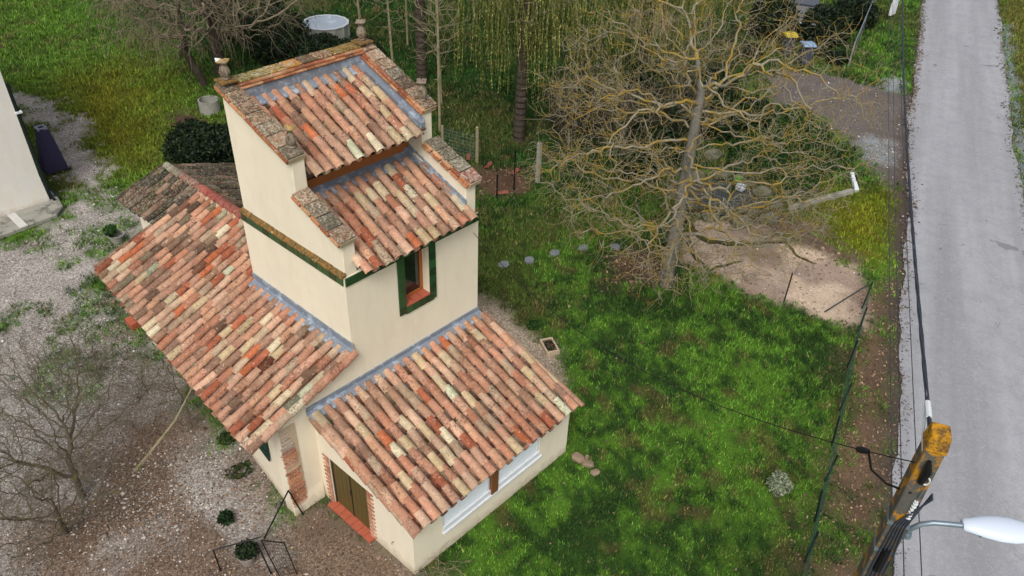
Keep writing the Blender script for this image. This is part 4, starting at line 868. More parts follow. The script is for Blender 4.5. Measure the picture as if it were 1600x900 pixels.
# ------------------------------------------------------------ fences
def wire_panel(name, p, q, h, parent, dx=.1, dz=.1, rad=.0035, m=M['metal_dark']):
    b = MB(); p = Vector(p); q = Vector(q); L = (q-p).length; n1 = max(1, int(L/dx)); n2 = int(h/dz)
    for i in range(n1+1): a = p.lerp(q, i/n1); b.tube([a, a+Vector((0, 0, h))], rad, 3, False)
    for j in range(n2+1): b.tube([p+Vector((0, 0, j*dz)), q+Vector((0, 0, j*dz))], rad, 3, False)
    return b.build(name, m, parent, kind='stuff')
FP = [(14.4, -5.55), (13.1, -6.0), (11.52, -6.44), (9.74, -7.05), (8.5, -7.45), (7.32, -7.85), (6.1, -8.22), (4.96, -8.55), (3.2, -9.2)]
fence = empty('wire_fence', (9, -7.2, 0), 'sagging dark green wire fence along the lawn beside the road verge', 'fence')
for i, (x, y) in enumerate(FP):
    lean = rng.normal(0, .04, 2); b = MB(); b.tube([(x, y, -.1), (x+lean[0], y+lean[1], 1.0)], .024, 6); b.build('post', M['metal_dark'], fence, True)
    if i: wire_panel('wire_mesh', (*FP[i-1], .02), (x, y, .02), .95, fence, .12, .12, .0032, M['fence_green'])
b = MB(); b.tube([(14.35, -5.5, .9), (13.35, -4.85, .05)], .022, 6); b.build('brace', M['metal_dark'], fence, True)
parts_to(fence)
p = MB(); p.tube([(12.97, -3.73, -.1), (13.0, -3.72, 1.06)], .022, 6); tag(p.build('fence_post', M['metal_dark'], None, True), 'lone dark green metal post standing at the edge of the sandy patch', 'post')
# black gate frames, bottom left
g1 = empty('metal_trestle', (-2.3, .0, 0), 'two leaning thin black metal bars meeting in a peak against the house corner', 'metal frame')
b = MB(); b.tube([(-1.80, -.12, .02), (-2.0, -.08, .95)], .018, 6); b.build('leg', M['black'], g1, True); b = MB(); b.tube([(-2.73, -.05, .0), (-2.0, -.08, .96)], .018, 6); b.build('leg', M['black'], g1, True); parts_to(g1)
g2 = empty('metal_gate', (-3.3, -.6, 0), 'open black metal gate frame with mesh lying by the potted shrub', 'gate')
for P_ in ([(-3.78,-.11,0),(-3.80,-.11,.72)], [(-3.80,-.11,.72),(-2.98,-.5,.72)], [(-3.1,-.9,0),(-3.1,-.55,.72)]): b = MB(); b.tube(P_, .016, 6); b.build('bar', M['black'], g2, True)
for P_ in ([(-2.98,-.5,.62),(-3.05,-1.2,.05)], [(-2.62,-.72,.40),(-2.75,-1.3,.05)], [(-2.98,-.5,.62),(-2.62,-.72,.40)]): b = MB(); b.tube(P_, .014, 6); b.build('bar', M['black'], g2, True)
b = MB(); 
for k in range(9):
    t_ = k/8; b.tube([Vector((-2.98,-.5,.62)).lerp(Vector((-2.62,-.72,.40)), t_), Vector((-3.05,-1.2,.05)).lerp(Vector((-2.75,-1.3,.05)), t_)], .0035, 3, False)
for k in range(12):
    t_ = k/11; b.tube([Vector((-2.98,-.5,.62)).lerp(Vector((-3.05,-1.2,.05)), t_), Vector((-2.62,-.72,.40)).lerp(Vector((-2.75,-1.3,.05)), t_)], .0035, 3, False)
b.build('mesh_infill', M['black'], g2, kind='stuff'); parts_to(g2)
# ------------------------------------------------------------ foliage builders
def leaves(name, c, r, n_, size, cols, parent=None, shell=.55, flat=1, clumps=14, seed=0, zmin=.02, m='leaf'):
    g = np.random.default_rng(seed); d = g.normal(size=(n_, 3)); d /= np.linalg.norm(d, axis=1)[:, None]; rr = g.uniform(shell, 1, n_)**.6
    cl = g.normal(size=(clumps, 3)); cl /= np.linalg.norm(cl, axis=1)[:, None]; am = g.uniform(-.3, .38, clumps)
    bumpf = 1+sum(am[i]*np.exp(-((1-d@cl[i])/.10)) for i in range(clumps)); P = d*(rr*bumpf)[:, None]*np.array(r)+np.array(c)
    P += g.normal(0, .06, P.shape)*np.array(r)*(g.random((n_, 1)) < .3); P[:, 2] = np.abs(P[:, 2]-zmin)+zmin
    s = size*g.uniform(.6, 1.4, n_); u = g.normal(size=(n_, 3)); u /= np.linalg.norm(u, axis=1)[:, None]; w_ = np.cross(u, d+g.normal(0, .7, (n_, 3))); w_ /= np.linalg.norm(w_, axis=1)[:, None]
    V = np.stack([P-u*s[:, None], P+w_*s[:, None]*.45, P+u*s[:, None], P-w_*s[:, None]*.45], 1).reshape(-1, 3)
    C = np.array([lin(k) for k in cols])[g.integers(0, len(cols), n_)]*g.uniform(.7, 1.35, (n_, 1))
    return npmesh(name, V, np.arange(4*n_).reshape(-1, 4), M[m], parent, cols=np.repeat(np.clip(C, 0, .7), 4, 0))
def bush(name, c, r, n_, size, cols, label, cat='shrub', group=None, seed=0, stems=8):
    e = empty(name, (c[0], c[1], 0), label, cat, group); g = random.Random(seed)
    leaves('foliage', c, r, n_, size, cols, e, seed=seed); b = MB()
    for k in range(stems):
        a_ = g.uniform(0, 6.28); q = g.uniform(.3, .85); b.tube([(c[0]+math.cos(a_)*.05, c[1]+math.sin(a_)*.05, -.02), (c[0]+math.cos(a_)*r[0]*q*.5, c[1]+math.sin(a_)*r[1]*q*.5, c[2]*.8), (c[0]+math.cos(a_)*r[0]*q, c[1]+math.sin(a_)*r[1]*q, c[2]+r[2]*.5)], [.02*r[0], .012*r[0], .004], 4)
    b.build('stems', M['bark_dark'], e); parts_to(e); return e
DG = [(26,40,24),(36,52,28),(18,28,18),(52,68,38)]
bush('hedge', (4.8, 15.9, .8), (1.2, 1.05, .85), 6500, .07, DG, 'dense dark green clipped hedge between the tower and the barn roof', 'hedge', seed=1)
bush('hedge', (6.1, 15.0, .8), (1.1, .9, .9), 6000, .07, DG, 'dark hedge clump half hidden behind the tower wall', 'hedge', seed=2)
for i, (x, y, rx, rz, lab) in enumerate(((12.6, 22.6, 1.5, 1.5, 'dark evergreen bush left of the round pool'), (13.9, 21.2, 1.3, .75, 'dark evergreen bush in front of the round pool'), (15.6, 20.6, 1.2, .55, 'low dark bush right of the pool bushes'), (13.2, 26.5, 2.0, 1.9, 'tall dark evergreen behind the left of the pool'))):
    bush('evergreen_bush', (x, y, rz*.7), (rx, rx*.8, rz), 6500, .08, DG+[(34,50,28)], lab, 'bush', 'evergreen bushes around the pool', seed=10+i)
GR = [(36,64,24),(52,88,32),(28,48,20),(70,104,42)]
for i, (x, y, rx, rz) in enumerate(((24.6, 2.6, 1.3, .5), (23.6, 1.3, 1.4, .55), (22.4, .2, 1.4, .6), (20.9, .1, 1.3, .6), (21.6, 1.9, 1.4, .5), (19.6, -.3, 1.0, .45), (19.9, 1.3, 1.3, .5))):
    bush('ground_cover', (x, y, rz*.35), (rx, rx*.85, rz), 5500, .06, GR, ['low green ivy mound nearest the driveway top', 'green ivy mound beside the driveway bend', 'rounded green mound above the white low wall', 'green mound behind the middle of the low wall', 'ivy mound between pond and driveway', 'small green mound at the left end of the low wall', 'green mound just behind the pond'][i], 'shrub', 'green mounds above the low wall', seed=30+i, stems=3)
for i, (x, y, r_, rz, lab) in enumerate(((17.6, 4.4, 1.2, .9, 'dark ivy bush behind the gnarled trunk, nearest the pond'), (19.2, 5.6, 1.3, 1.1, 'dark ivy bush between the pond and the bare shrubs'), (21.6, 4.4, 1.4, 1.0, 'dark green bush above the pond slabs'), (23.4, 3.6, 1.2, .8, 'dark green bush left of the driveway bend'), (16.2, 4.0, .9, .7, 'small dark bush at the left rim of the pond'), (18.2, 8.4, 1.3, 1.1, 'dark green bush deep in the thicket'), (24.3, 6.0, 1.3, .9, 'dark green bush at the top end of the driveway bank'), (20.7, 7.2, 1.2, 1.3, 'tallest dark green bush in the thicket'))):
    bush('ivy_bush', (x, y, rz*.5), (r_, r_*.9, rz), 5000, .075, [(24,40,18),(36,58,26),(18,30,16),(50,74,34)], lab, 'bush', 'dark bushes behind the gnarled tree', seed=400+i, stems=5)
# ------------------------------------------------------------ bare trees by space colonisation
def colonise(seeds, att, step=.2, kill=.35, infl=2.5, iters=120, jit=.35, trop=(0, 0, 0), rg=rng):
    nodes_ = [np.array(p, float) for p in seeds]; par = [-1]+list(range(len(seeds)-1)); A = att.copy()
    near = np.full(len(A), 0); nd = np.full(len(A), 1e9)
    def upd(start):
        nonlocal near, nd
        Np = np.array(nodes_[start:]); 
        d_ = np.linalg.norm(A[:, None]-Np[None], axis=2); j = d_.argmin(1); dm = d_[np.arange(len(A)), j]; q = dm < nd; nd[q] = dm[q]; near[q] = j[q]+start
    upd(0)
    for it in range(iters):
        act = nd < infl
        if not act.any():
            if it > 20: break
            act = nd < nd.min()+.5
        ids = near[act]; dirs = A[act]-np.array(nodes_)[ids]; dirs /= np.linalg.norm(dirs, axis=1)[:, None]+1e-9
        u_, inv = np.unique(ids, return_inverse=True); acc = np.zeros((len(u_), 3)); np.add.at(acc, inv, dirs)
        acc /= np.linalg.norm(acc, axis=1)[:, None]+1e-9; acc += rg.normal(0, jit, acc.shape)+np.array(trop); acc /= np.linalg.norm(acc, axis=1)[:, None]
        st = len(nodes_)
        for k, i_ in enumerate(u_): nodes_.append(nodes_[i_]+acc[k]*step); par.append(int(i_))
        upd(st); keep = nd > kill; A = A[keep]; near = near[keep]; nd = nd[keep]
        if len(A) == 0 or len(nodes_) > 14000: break
    return np.array(nodes_), np.array(par)
def radii(P, par, tip=.006, ex=2.3, rmax=None):
    r = np.zeros(len(P)); 
    ch = np.bincount(par[par >= 0], minlength=len(P))
    for i in range(len(P)-1, -1, -1):
        if ch[i] == 0: r[i] = tip**ex
        if par[i] >= 0: r[par[i]] += r[i]
    r = r**(1/ex)
    if rmax: r = np.where(r > tip*1.5, tip+(r-tip)*(rmax-tip)/(r.max()-tip), r)
    return r
def segmesh(name, A, B, ra, rb, m, parent, sides=4, cols=None):
    A = np.asarray(A); B = np.asarray(B); n_ = len(A); t_ = B-A; t_ /= np.linalg.norm(t_, axis=1)[:, None]+1e-9
    ref = np.tile([.31, .17, .93], (n_, 1)); u_ = np.cross(t_, ref); u_ /= np.linalg.norm(u_, axis=1)[:, None]+1e-9; w_ = np.cross(t_, u_); V = []
    for C_, r_ in ((A-t_*np.asarray(ra)[:, None]*.3, ra), (B, rb)):
        for k in range(sides): q = 2*math.pi*k/sides; V.append(C_+(u_*math.cos(q)+w_*math.sin(q))*np.asarray(r_)[:, None])
    V = np.stack(V, 1).reshape(-1, 3); i0 = np.arange(n_)[:, None]*2*sides; F = np.concatenate([np.c_[i0+k, i0+(k+1) % sides, i0+sides+(k+1) % sides, i0+sides+k] for k in range(sides)])
    return npmesh(name, V, F, m, parent, smooth=sides > 3, cols=None if cols is None else np.repeat(cols, 2*sides, 0))
def twigs(P, idx, ln, seg, rg, droop=-.1, jit=.6, outc=None, n_seg=5):
    A = []; B = []; cur = P[idx].copy(); d_ = rg.normal(size=cur.shape)
    if outc is not None: o_ = cur-outc; o_ /= np.linalg.norm(o_, axis=1)[:, None]; d_ = d_*.7+o_
    d_ /= np.linalg.norm(d_, axis=1)[:, None]
    for s in range(n_seg):
        d_ = d_+rg.normal(0, jit, d_.shape)+np.array([0, 0, droop]); d_ /= np.linalg.norm(d_, axis=1)[:, None]; nx_ = cur+d_*seg*rg.uniform(.6, 1.3, (len(cur), 1)); nx_[:, 2] = np.maximum(nx_[:, 2], .1)
        A.append(cur); B.append(nx_); cur = nx_
    return A, B
def ell(n_, c, r, rg, lo=.0, p=.45):
    d_ = rg.normal(size=(n_, 3)); d_ /= np.linalg.norm(d_, axis=1)[:, None]; return d_*(lo+(1-lo)*rg.random(n_)**p)[:, None]*np.array(r)+np.array(c)
def tree(name, label, base_pts, att, mt, mtw, rmax, tip=.008, step=.2, kill=.35, infl=2.5, jit=.35, ntw=3, twl=.16, droop=-.1, seed=1, trop=(0,0,0), twj=.6, twseg=5, thick=.05, group=None, twr=.006, iters=120):
    rg = np.random.default_rng(seed); e = empty(name, tuple(base_pts[0]), label, 'tree', group)
    P, par = colonise(base_pts, att, step, kill, infl, iters, jit, trop, rg); r_ = radii(P, par, tip, 2.3, rmax)
    k = np.where(par >= 0)[0]; big = r_[k] > thick; kb = k[big]; ks = k[~big]
    segmesh('trunk', P[par[kb]], P[kb], r_[par[kb]] if True else 0, r_[kb], mt, e, 8)
    segmesh('branches', P[par[ks]], P[ks], np.minimum(r_[par[ks]], r_[ks]*1.6), r_[ks], mtw, e, 4)
    thin = np.where(r_ < tip*2.6)[0]; thin = thin[thin > len(base_pts)]
    if ntw and len(thin):
        idx = rg.choice(thin, int(len(thin)*ntw)); A, B = twigs(P, idx, 1, twl, rg, droop, twj, P[:1]+np.array([0, 0, 3]), twseg); n_ = len(A)
        ra = np.concatenate([np.full(len(a_), twr*(1-.12*i)) for i, a_ in enumerate(A)]); segmesh('twigs', np.concatenate(A), np.concatenate(B), ra, ra*.85, mtw, e, 3)['kind'] = 'stuff'
    parts_to(e); return e, P
rg = np.random.default_rng(5)
TB = (11.08, -.71)
att = ell(3000, (TB[0]+.3, TB[1]+.1, 5.1), (4.9, 4.9, 4.2), rg, .25, .5); att = np.concatenate([att, ell(160, (14.6, -2.2, 1.9), (1.7, 1.5, .9), rg, 0), ell(120, (13.0, -3.2, 2.2), (1.5, 1.2, 1.0), rg, 0), ell(90, (8.6, -2.0, 2.6), (1.5, 1.2, 1.1), rg, 0)]); att = att[att[:, 2] > 1.0]; att = att[(fbm(att[:, 0]*1.0+att[:, 2], att[:, 1]-att[:, 2]*.7, 1.6, 2) > .40)]
# trunk splits: straight leader plus bowed limbs
wt_, _ = tree('walnut_tree', 'large bare gnarled tree with orange lichen twigs on the lawn beside the sandy patch', [(TB[0], TB[1], z_) for z_ in np.arange(0, 6.6, .22)], att, M['bark_walnut'], M['bark_lichen'], .21,
     tip=.0075, step=.21, kill=.40, infl=2.2, jit=.38, ntw=1.5, twl=.17, droop=-.06, seed=2, twj=.5, twseg=5, thick=.055, twr=.0068)
for Pl, Rl in [([(11.08, -0.65, 2.35), (11.88, -0.49, 2.0), (12.15, -0.76, 1.5), (12.6, -1.13, 1.1), (13.42, -1.79, 1.0), (14.14, -2.79, 1.2)], [0.1, 0.09, 0.085, 0.075, 0.07, 0.05]), ([(11.08, -0.65, 2.1), (11.81, -0.48, 1.8), (11.82, -1.01, 1.0), (11.86, -1.63, 0.7), (12.69, -2.25, 0.9)], [0.09, 0.08, 0.065, 0.05, 0.03]), ([(14.14, -2.79, 1.2), (14.19, -3.38, 0.9), (14.54, -3.8, 0.7)], [0.05, 0.035, 0.02]), ([(11.08, -0.65, 2.6), (13.56, -0.65, 1.6), (14.38, -1.46, 1.5), (15.32, -2.22, 1.8), (17.43, -3.09, 2.4)], [0.09, 0.07, 0.06, 0.045, 0.02])]:
    pp_ = [Vector(p) for p in Pl]; qs = []; rs_ = []
    for i in range(len(pp_)-1):
        for k in range(4): f_ = k/4; qs.append(pp_[i].lerp(pp_[i+1], f_)+Vector((random.gauss(0, .03), random.gauss(0, .03), random.gauss(0, .03)))); rs_.append(Rl[i]*(1-f_)+Rl[i+1]*f_)
    b = MB(); b.tube(qs+[pp_[-1]], rs_+[Rl[-1]], 8); lo_ = b.build('low_limb', M['limb_moss'], wt_, True); lo_['label'] = 'dark mossy sagging limb'
    A, B = twigs(np.array([tuple(q) for q in qs[5:]]), np.arange(len(qs)-5).repeat(3), 1, .16, np.random.default_rng(9), -.05, .45, None, 5); segmesh('twigs', np.concatenate(A), np.concatenate(B), np.full(len(A)*len(A[0]), .009), np.full(len(A)*len(A[0]), .007), M['bark_lichen'], lo_, 3)['kind'] = 'stuff'
parts_to(wt_)
rg = np.random.default_rng(8)
att = np.concatenate([ell(800, (10.6, 23.5, 4.8), (5.0, 4.8, 3.6), rg, .3), ell(220, (7.4, 22.0, 4.0), (3.2, 2.6, 2.4), rg, .2)]); att = att[att[:, 2] > 1.4]
tree('bare_tree', 'wide bare drooping tree behind the tower with several dark leaning trunks', [(9.6, 22.8, z_) for z_ in np.arange(0, 2.6, .25)], att, M['bark_dark'], M['twig_brown'], .26, tip=.012, step=.25, kill=.5, infl=2.6, jit=.3, ntw=1.1, twl=.3, droop=-.35, seed=3, twj=.35, twseg=5, thick=.06, twr=.009)
tree('bare_tree', 'second dark forked trunk under the wide bare tree, nearer the concrete tank', [(8.5, 22.4, 0), (8.45, 22.4, .3), (8.3, 22.4, .7), (8.2, 22.5, 1.1), (8.0, 22.5, 1.6)], ell(260, (8.0, 22.6, 4.0), (2.6, 2.6, 2.2), rg, .2), M['bark_dark'], M['twig_brown'], .16, tip=.012, step=.22, kill=.45, jit=.3, ntw=2.0, twl=.3, droop=-.3, seed=4, twj=.35, thick=.06, twr=.009)
# slim saplings
SAP = [((15.66, 17.95), 6.2, 'pale slim sapling just right of the tower finial', 1.2), ((13.1, 11.9), 7.4, 'pale double-stemmed sapling standing alone on the dark grass', 1.5), ((16.9, 21.9), 6.0, 'thin pale sapling right of the round pool', 1.1), ((15.0, 13.9), 6.5, 'slim sapling between tower and dark-trunked tree', 1.3), ((18.6, 20.4), 6.5, 'thin leaning sapling behind the dark-trunked tree', 1.4)]
for i, ((x, y), h, lab, rr) in enumerate(SAP):
    rg = np.random.default_rng(40+i); a_ = ell(150, (x, y, h*.66), (rr, rr, h*.40), rg, .1, .7)
    lx, ly = rg.normal(0, .1, 2)
    tree('sapling', lab, [(x+lx*z_*.3, y+ly*z_*.3, z_) for z_ in np.arange(0, h*.75, .25)], a_, M['bark_pale'], M['bark_pale'], .06, tip=.011, step=.2, kill=.35, infl=1.8, jit=.15, ntw=.5, twl=.3, droop=.2, seed=50+i, twj=.2, twseg=4, thick=.035, group='slim bare saplings behind the tower', trop=(0, 0, .3), twr=.009)
rg = np.random.default_rng(60)
tree('dark_trunk_tree', 'thick dark-barked tree trunk rising behind the tower finial', [(15.92, 16.2, z_) for z_ in np.arange(0, 6, .25)], ell(500, (16, 16.4, 6.8), (2.6, 2.6, 2.6), rg, .2), M['bark_dark'], M['twig_brown'], .26, tip=.012, step=.22, kill=.42, jit=.3, ntw=1.5, twl=.25, seed=61, thick=.06, twr=.009)
# willows
def willow(base, h, r_, label, n_str, seed, slen=(1.5, 4.5), cols=((116,122,58),(138,140,70),(98,108,56),(158,158,86))):
    rg = np.random.default_rng(seed); x, y = base; att = ell(500, (x, y, h*.8), (r_, r_, h*.25), rg, .2)
    e, P = tree('willow_tree', label, [(x+.02*z_, y, z_) for z_ in np.arange(0, h*.72, .25)], att, M['bark_dark'], M['twig_brown'], .24, tip=.012, step=.25, kill=.5, jit=.25, ntw=.8, twl=.3, droop=-.2, seed=seed, twj=.3, thick=.06, twr=.008)
    hi = P[P[:, 2] > h*.6]; c = hi[rg.integers(0, len(hi), n_str)]+rg.normal(0, .12, (n_str, 3)); L = rg.uniform(*slen, n_str); ns = 14; A = []; B = []; W = []
    V = []; C = []; cl = np.array([lin(k) for k in cols])[rg.integers(0, len(cols), n_str)]*rg.uniform(.75, 1.3, (n_str, 1)); d_ = rg.normal(0, .5, (n_str, 2))
    for s in range(ns):
        dz = L/ns*(.35 if s < 2 else 1); nx_ = c.copy(); nx_[:, :2] += d_*(.25/(1+s))+rg.normal(0, .02, (n_str, 2)); nx_[:, 2] -= dz; ok = nx_[:, 2] > .3; nx_[~ok] = c[~ok]-[0, 0, .001]; A.append(c); B.append(nx_)
        for q in range(3):
            p_ = c+(nx_-c)*rg.random((n_str, 1)); a2 = rg.uniform(0, 6.28, n_str); u_ = np.c_[np.cos(a2)*.6, np.sin(a2)*.6, np.full(n_str, -.8)]*.075; w_ = np.c_[-np.sin(a2), np.cos(a2), np.zeros(n_str)]*.018
            V.append(np.stack([p_-w_, p_+w_, p_+u_], 1).reshape(-1, 3)); C.append(np.repeat(cl*rg.uniform(.8, 1.3, (n_str, 1)), 3, 0))
        c = nx_
    V = np.concatenate(V); o1 = npmesh('leaves', V, np.arange(len(V)).reshape(-1, 3), M['leaf'], e, cols=np.clip(np.concatenate(C), 0, .7)); o1['kind'] = 'stuff'
    rr = np.full(n_str*ns, .007); o2 = segmesh('hanging_shoots', np.concatenate(A), np.concatenate(B), rr, rr, M['leaf'], e, 3, cols=np.tile(cl*.8, (ns, 1))); o2['kind'] = 'stuff'
    parts_to(e)
willow((14.91, 9.18), 8.6, 3.0, 'weeping willow with yellow-green hanging shoots and a dark trunk, left of the gnarled tree', 420, 70, (1.2, 4.4))
willow((21.5, 8.2), 8.8, 3.2, 'weeping willow with yellow hanging shoots directly behind the gnarled tree', 650, 71, (1.5, 5.5))
willow((22.0, 15.5), 8.8, 3.0, 'farther weeping willow at the top edge above the left willow', 520, 72, (1.5, 4.5))
# thicket of bare shrubs
TH = [(15.8, 7.3, 'leftmost bare brown shrub near the willow trunk'), (17.4, 8.2, 'bare brown shrub just behind the left willow'), (16.9, 5.4, 'bare twiggy shrub between willow and gnarled tree'), (18.9, 6.9, 'bare shrub in the middle of the thicket'), (19.4, 4.6, 'bare shrub behind the gnarled trunk'), (21.5, 6.0, 'bare shrub at the right of the thicket'), (19.6, 9.9, 'bare shrub farthest back in the thicket'), (25.0, 8.2, 'bare shrub near the top of the driveway'), (26.8, 7.0, 'bare pinkish shrub beside the driveway')]
for i, (x, y, lab) in enumerate(TH):
    rg = np.random.default_rng(80+i); tree('bare_shrub', lab, [(x, y, z_) for z_ in np.arange(0, .5, .15)], ell(170, (x, y, 1.6), (1.4, 1.4, 1.4), rg, .2), M['twig_brown'], M['twig_brown'] if i % 2 else M['bark_dark'], .05, tip=.009, step=.16, kill=.28, infl=1.8, jit=.3, ntw=1.4, twl=.18, droop=.1, seed=90+i, twj=.35, thick=.03, group='bare shrubs in the thicket', twr=.007)
# foreground bare tree
rg = np.random.default_rng(100)
att = np.concatenate([ell(520, (-4.9, 4.4, 2.2), (1.8, 1.9, 1.2), rg, .2), ell(420, (-6.0, 4.0, 2.3), (1.5, 2.2, 1.3), rg, .2), ell(260, (-3.6, 4.2, 1.9), (1.1, 1.0, .9), rg, .3), ell(260, (-4.2, 6.4, 1.9), (1.4, 1.4, .9), rg, .3)]); att = att[att[:, 2] > .5]
tree('bare_fruit_tree', 'bare twiggy tree with pale grey-green limbs in the gravel yard at the lower left', [(-4.95, 3.65, 0), (-4.95, 3.67, .12), (-4.93, 3.7, .28), (-4.92, 3.74, .45)], att, M['twig_fg'], M['twig_fg'], .07, tip=.0042, step=.09, kill=.17, infl=1.6, jit=.22, ntw=1.3, twl=.12, droop=.05, seed=101, twj=.28, twseg=5, thick=.03, twr=.0032)
att = np.concatenate([ell(400, (-5.9, 2.6, 1.6), (1.3, 1.1, 1.2), rg, .2), ell(60, (-4.8, 2.6, 1.3), (.9, .9, .8), rg, .3)])
tree('bare_fruit_tree', 'smaller bare tree with crooked mossy limbs at the bottom left corner', [(-5.6, 3.0, 0), (-5.6, 2.95, .15), (-5.62, 2.9, .3)], att, M['twig_fg'], M['twig_fg'], .07, tip=.0048, step=.1, kill=.2, infl=1.6, jit=.2, ntw=1.2, twl=.12, seed=103, twj=.28, thick=.03, twr=.0035)
for i, (x, y) in enumerate(((-1.9, 4.9), (-2.4, 5.8), (-3.0, 7.1), (-2.2, 3.9))):
    rg = np.random.default_rng(110+i); tree('bare_shrub', ['low bare shrub nearest the shutters beside the wing', 'low bare shrub in the soil strip beside the wing', 'low bare shrub on the gravel beyond the fruit tree', 'small bare shrub between the wing wall and the white stones'][i], [(x, y, 0), (x, y, .1)], ell(80, (x, y, .8), (.7, .7, .7), rg, .2), M['twig_fg'], M['twig_fg'], .02, tip=.004, step=.1, kill=.2, infl=1.2, jit=.25, ntw=1.5, twl=.1, droop=.1, seed=120+i, twj=.3, thick=.02, twr=.003, group='low bare shrubs beside the wing')
b = MB(); b.tube([(-3.9, 3.1, .5), (-3.5, 2.9, 1.0), (-2.9, 2.75, 1.6), (-2.35, 2.7, 2.3), (-2.0, 2.6, 2.9)], [.035, .03, .022, .015, .008], 6); tag(b.build('long_branch', M['bark_pale'], None, True), 'long pale green shoot arching from the yard towards the wing eave', 'branch')

# ------------------------------------------------------------ small things
def cyl(name, m, c, prof, label, cat, n_=24, group=None): b = MB(); b.lathe(c, prof, n_); return tag(b.build(name, m, None, True), label, cat, group)
b = MB(); c = (7.3, 19.75, 0); n_ = 28
b.lathe(c, [(.42, 0), (.42, .56), (.37, .56), (.37, .04)], n_); tag(b.build('concrete_ring', M['concrete2'] if 'concrete2' in M else M['concrete'], None, True), 'open pale concrete well ring standing beside the dark hedge', 'well ring')
# round pool
pc = (16.0, 23.6); pool = empty('round_pool', (*pc, 0), 'round above-ground pool with a grey-blue winter cover', 'pool')
M['poolcover'] = simple('pool_cover', (158, 170, 184), .35, .12, 1.5, 0, .3, 6, (190, 200, 212), 1.6, .6); M['rim'] = simple('pool_rim', (186, 192, 198), .5, .05); M['poolwall'] = simple('pool_wall', (150, 152, 142), .7, .1, 4)
b = MB(); b.lathe((*pc, 0), [(1.14, 0), (1.14, .9), (1.08, .9), (1.08, .7)], 14); b.build('pool_wall', M['poolwall'], pool); b = MB(); b.lathe((*pc, 0), [(1.07, .78), (1.07, .87), (.6, .85), (.1, .84)], 14); b.build('pool_cover', M['poolcover'], pool, True)
b = MB(); b.lathe((*pc, 0), [(1.18, .88), (1.18, .92), (1.04, .92), (1.04, .88), (1.18, .88)], 14, True); b.build('rim', M['rim'], pool)
for k in range(14): q = 2*math.pi*(k)/14; b = MB(); b.tube([(pc[0]+1.16*math.cos(q), pc[1]+1.16*math.sin(q), 0), (pc[0]+1.16*math.cos(q), pc[1]+1.16*math.sin(q), .9)], .03, 5); b.build('wall_post', M['poolwall'], pool)
parts_to(pool)
# stepping stones
M['slab'] = simple('stepping_stone', (120, 124, 128), .85, .12, 8, 0, .4)
for i, (x, y) in enumerate(((8.18, 3.47), (8.95, 3.08), (9.85, 2.78), (10.75, 2.34), (11.58, 1.66))):
    b = MB(); g = random.Random(i); n_ = 11; q = [(x+(.19+g.uniform(-.03, .03))*math.cos(2*math.pi*k/n_), y+(.16+g.uniform(-.03, .03))*math.sin(2*math.pi*k/n_)) for k in range(n_)]
    b.prism(q, float(ground_z(np.array(x), np.array(y)))+.0, float(ground_z(np.array(x), np.array(y)))+.07, 'z', I); tag(b.build('stepping_stone', M['slab'], None, bevel=.01), ['round grey stepping stone nearest the tower', 'second grey stepping stone out from the tower', 'middle grey stepping stone of the row', 'fourth grey stepping stone, before the last', 'grey stepping stone nearest the mulch and the gnarled tree'][i], 'stepping stone', 'stepping stones across the lawn')
# trough on path
tr = empty('planter_trough', (6.2, -.2, 0), 'small rectangular stone trough with dark soil at the end of the gravel path', 'planter')
a = R(62); Tt = lambda x, y, z: (6.22+x*math.cos(a)-y*math.sin(a), -.2+x*math.sin(a)+y*math.cos(a), z)
b = MB()
for q in ((-.3, -.19, -.25, .19), (.25, -.19, .3, .19), (-.25, .14, .25, .19), (-.25, -.19, .25, -.14)): b.box((q[0], q[1], 0), (q[2], q[3], .15), Tt)
b.build('trough_wall', M['mortar'], tr, bevel=.006); b = MB(); b.box((-.25, -.14, .0), (.25, .14, .11), Tt); b.build('soil', M['deck'], tr); leaves('plant', (6.22, -.2, .12), (.18, .18, .06), 260, .03, DG, tr, seed=5); parts_to(tr)
bush('small_plant', (6.6, .75, .07), (.2, .2, .13), 700, .04, GR, 'small green plant on the gravel path beside the tower', 'plant', seed=6, stems=3)
# silver shrub on lawn and small plants
bush('silver_shrub', (6.34, -7.19, .16), (.28, .28, .24), 1500, .04, [(140,150,122),(112,124,92),(164,170,146)], 'small silvery grey shrub on the lawn near the fence', 'shrub', seed=7, stems=4)
bush('green_shrub', (-3.05, .9, .12), (.17, .17, .14), 260, .055, [(26,48,24),(38,66,32),(20,36,20)], 'small dark green shrub in the brown soil before the house corner', 'shrub', seed=8, stems=4)
M['pot'] = simple('pale_pot', (150, 140, 132), .8, .1, 5)
pp = empty('potted_shrub', (-3.27, -.3, 0), 'round dark green shrub in a pale pot beside the black gate', 'potted plant'); b = MB(); b.lathe((-3.27, -.3, 0), [(.13, 0), (.19, .24), (.165, .24), (.15, .18)], 20); b.build('pot', M['pot'], pp, True); leaves('foliage', (-3.27, -.3, .36), (.2, .2, .18), 800, .04, DG, pp, seed=9); parts_to(pp)
pp = empty('potted_plant', (.16, 12.9, 0), 'small plant in a grey pot standing by the far end of the wing', 'potted plant'); b = MB(); b.lathe((.16, 12.9, 0), [(.17, 0), (.26, .3), (.23, .3), (.2, .2)], 20); b.build('pot', M['concrete'], pp, True); leaves('foliage', (.05, 13.0, .42), (.2, .2, .16), 500, .05, GR, pp, seed=12); parts_to(pp)
bush('evergreen_bush', (-.2, 10.6, .35), (.45, .45, .4), 2200, .06, DG, 'small dark bush under the eave of the mossy outbuilding', 'bush', seed=13, stems=4)
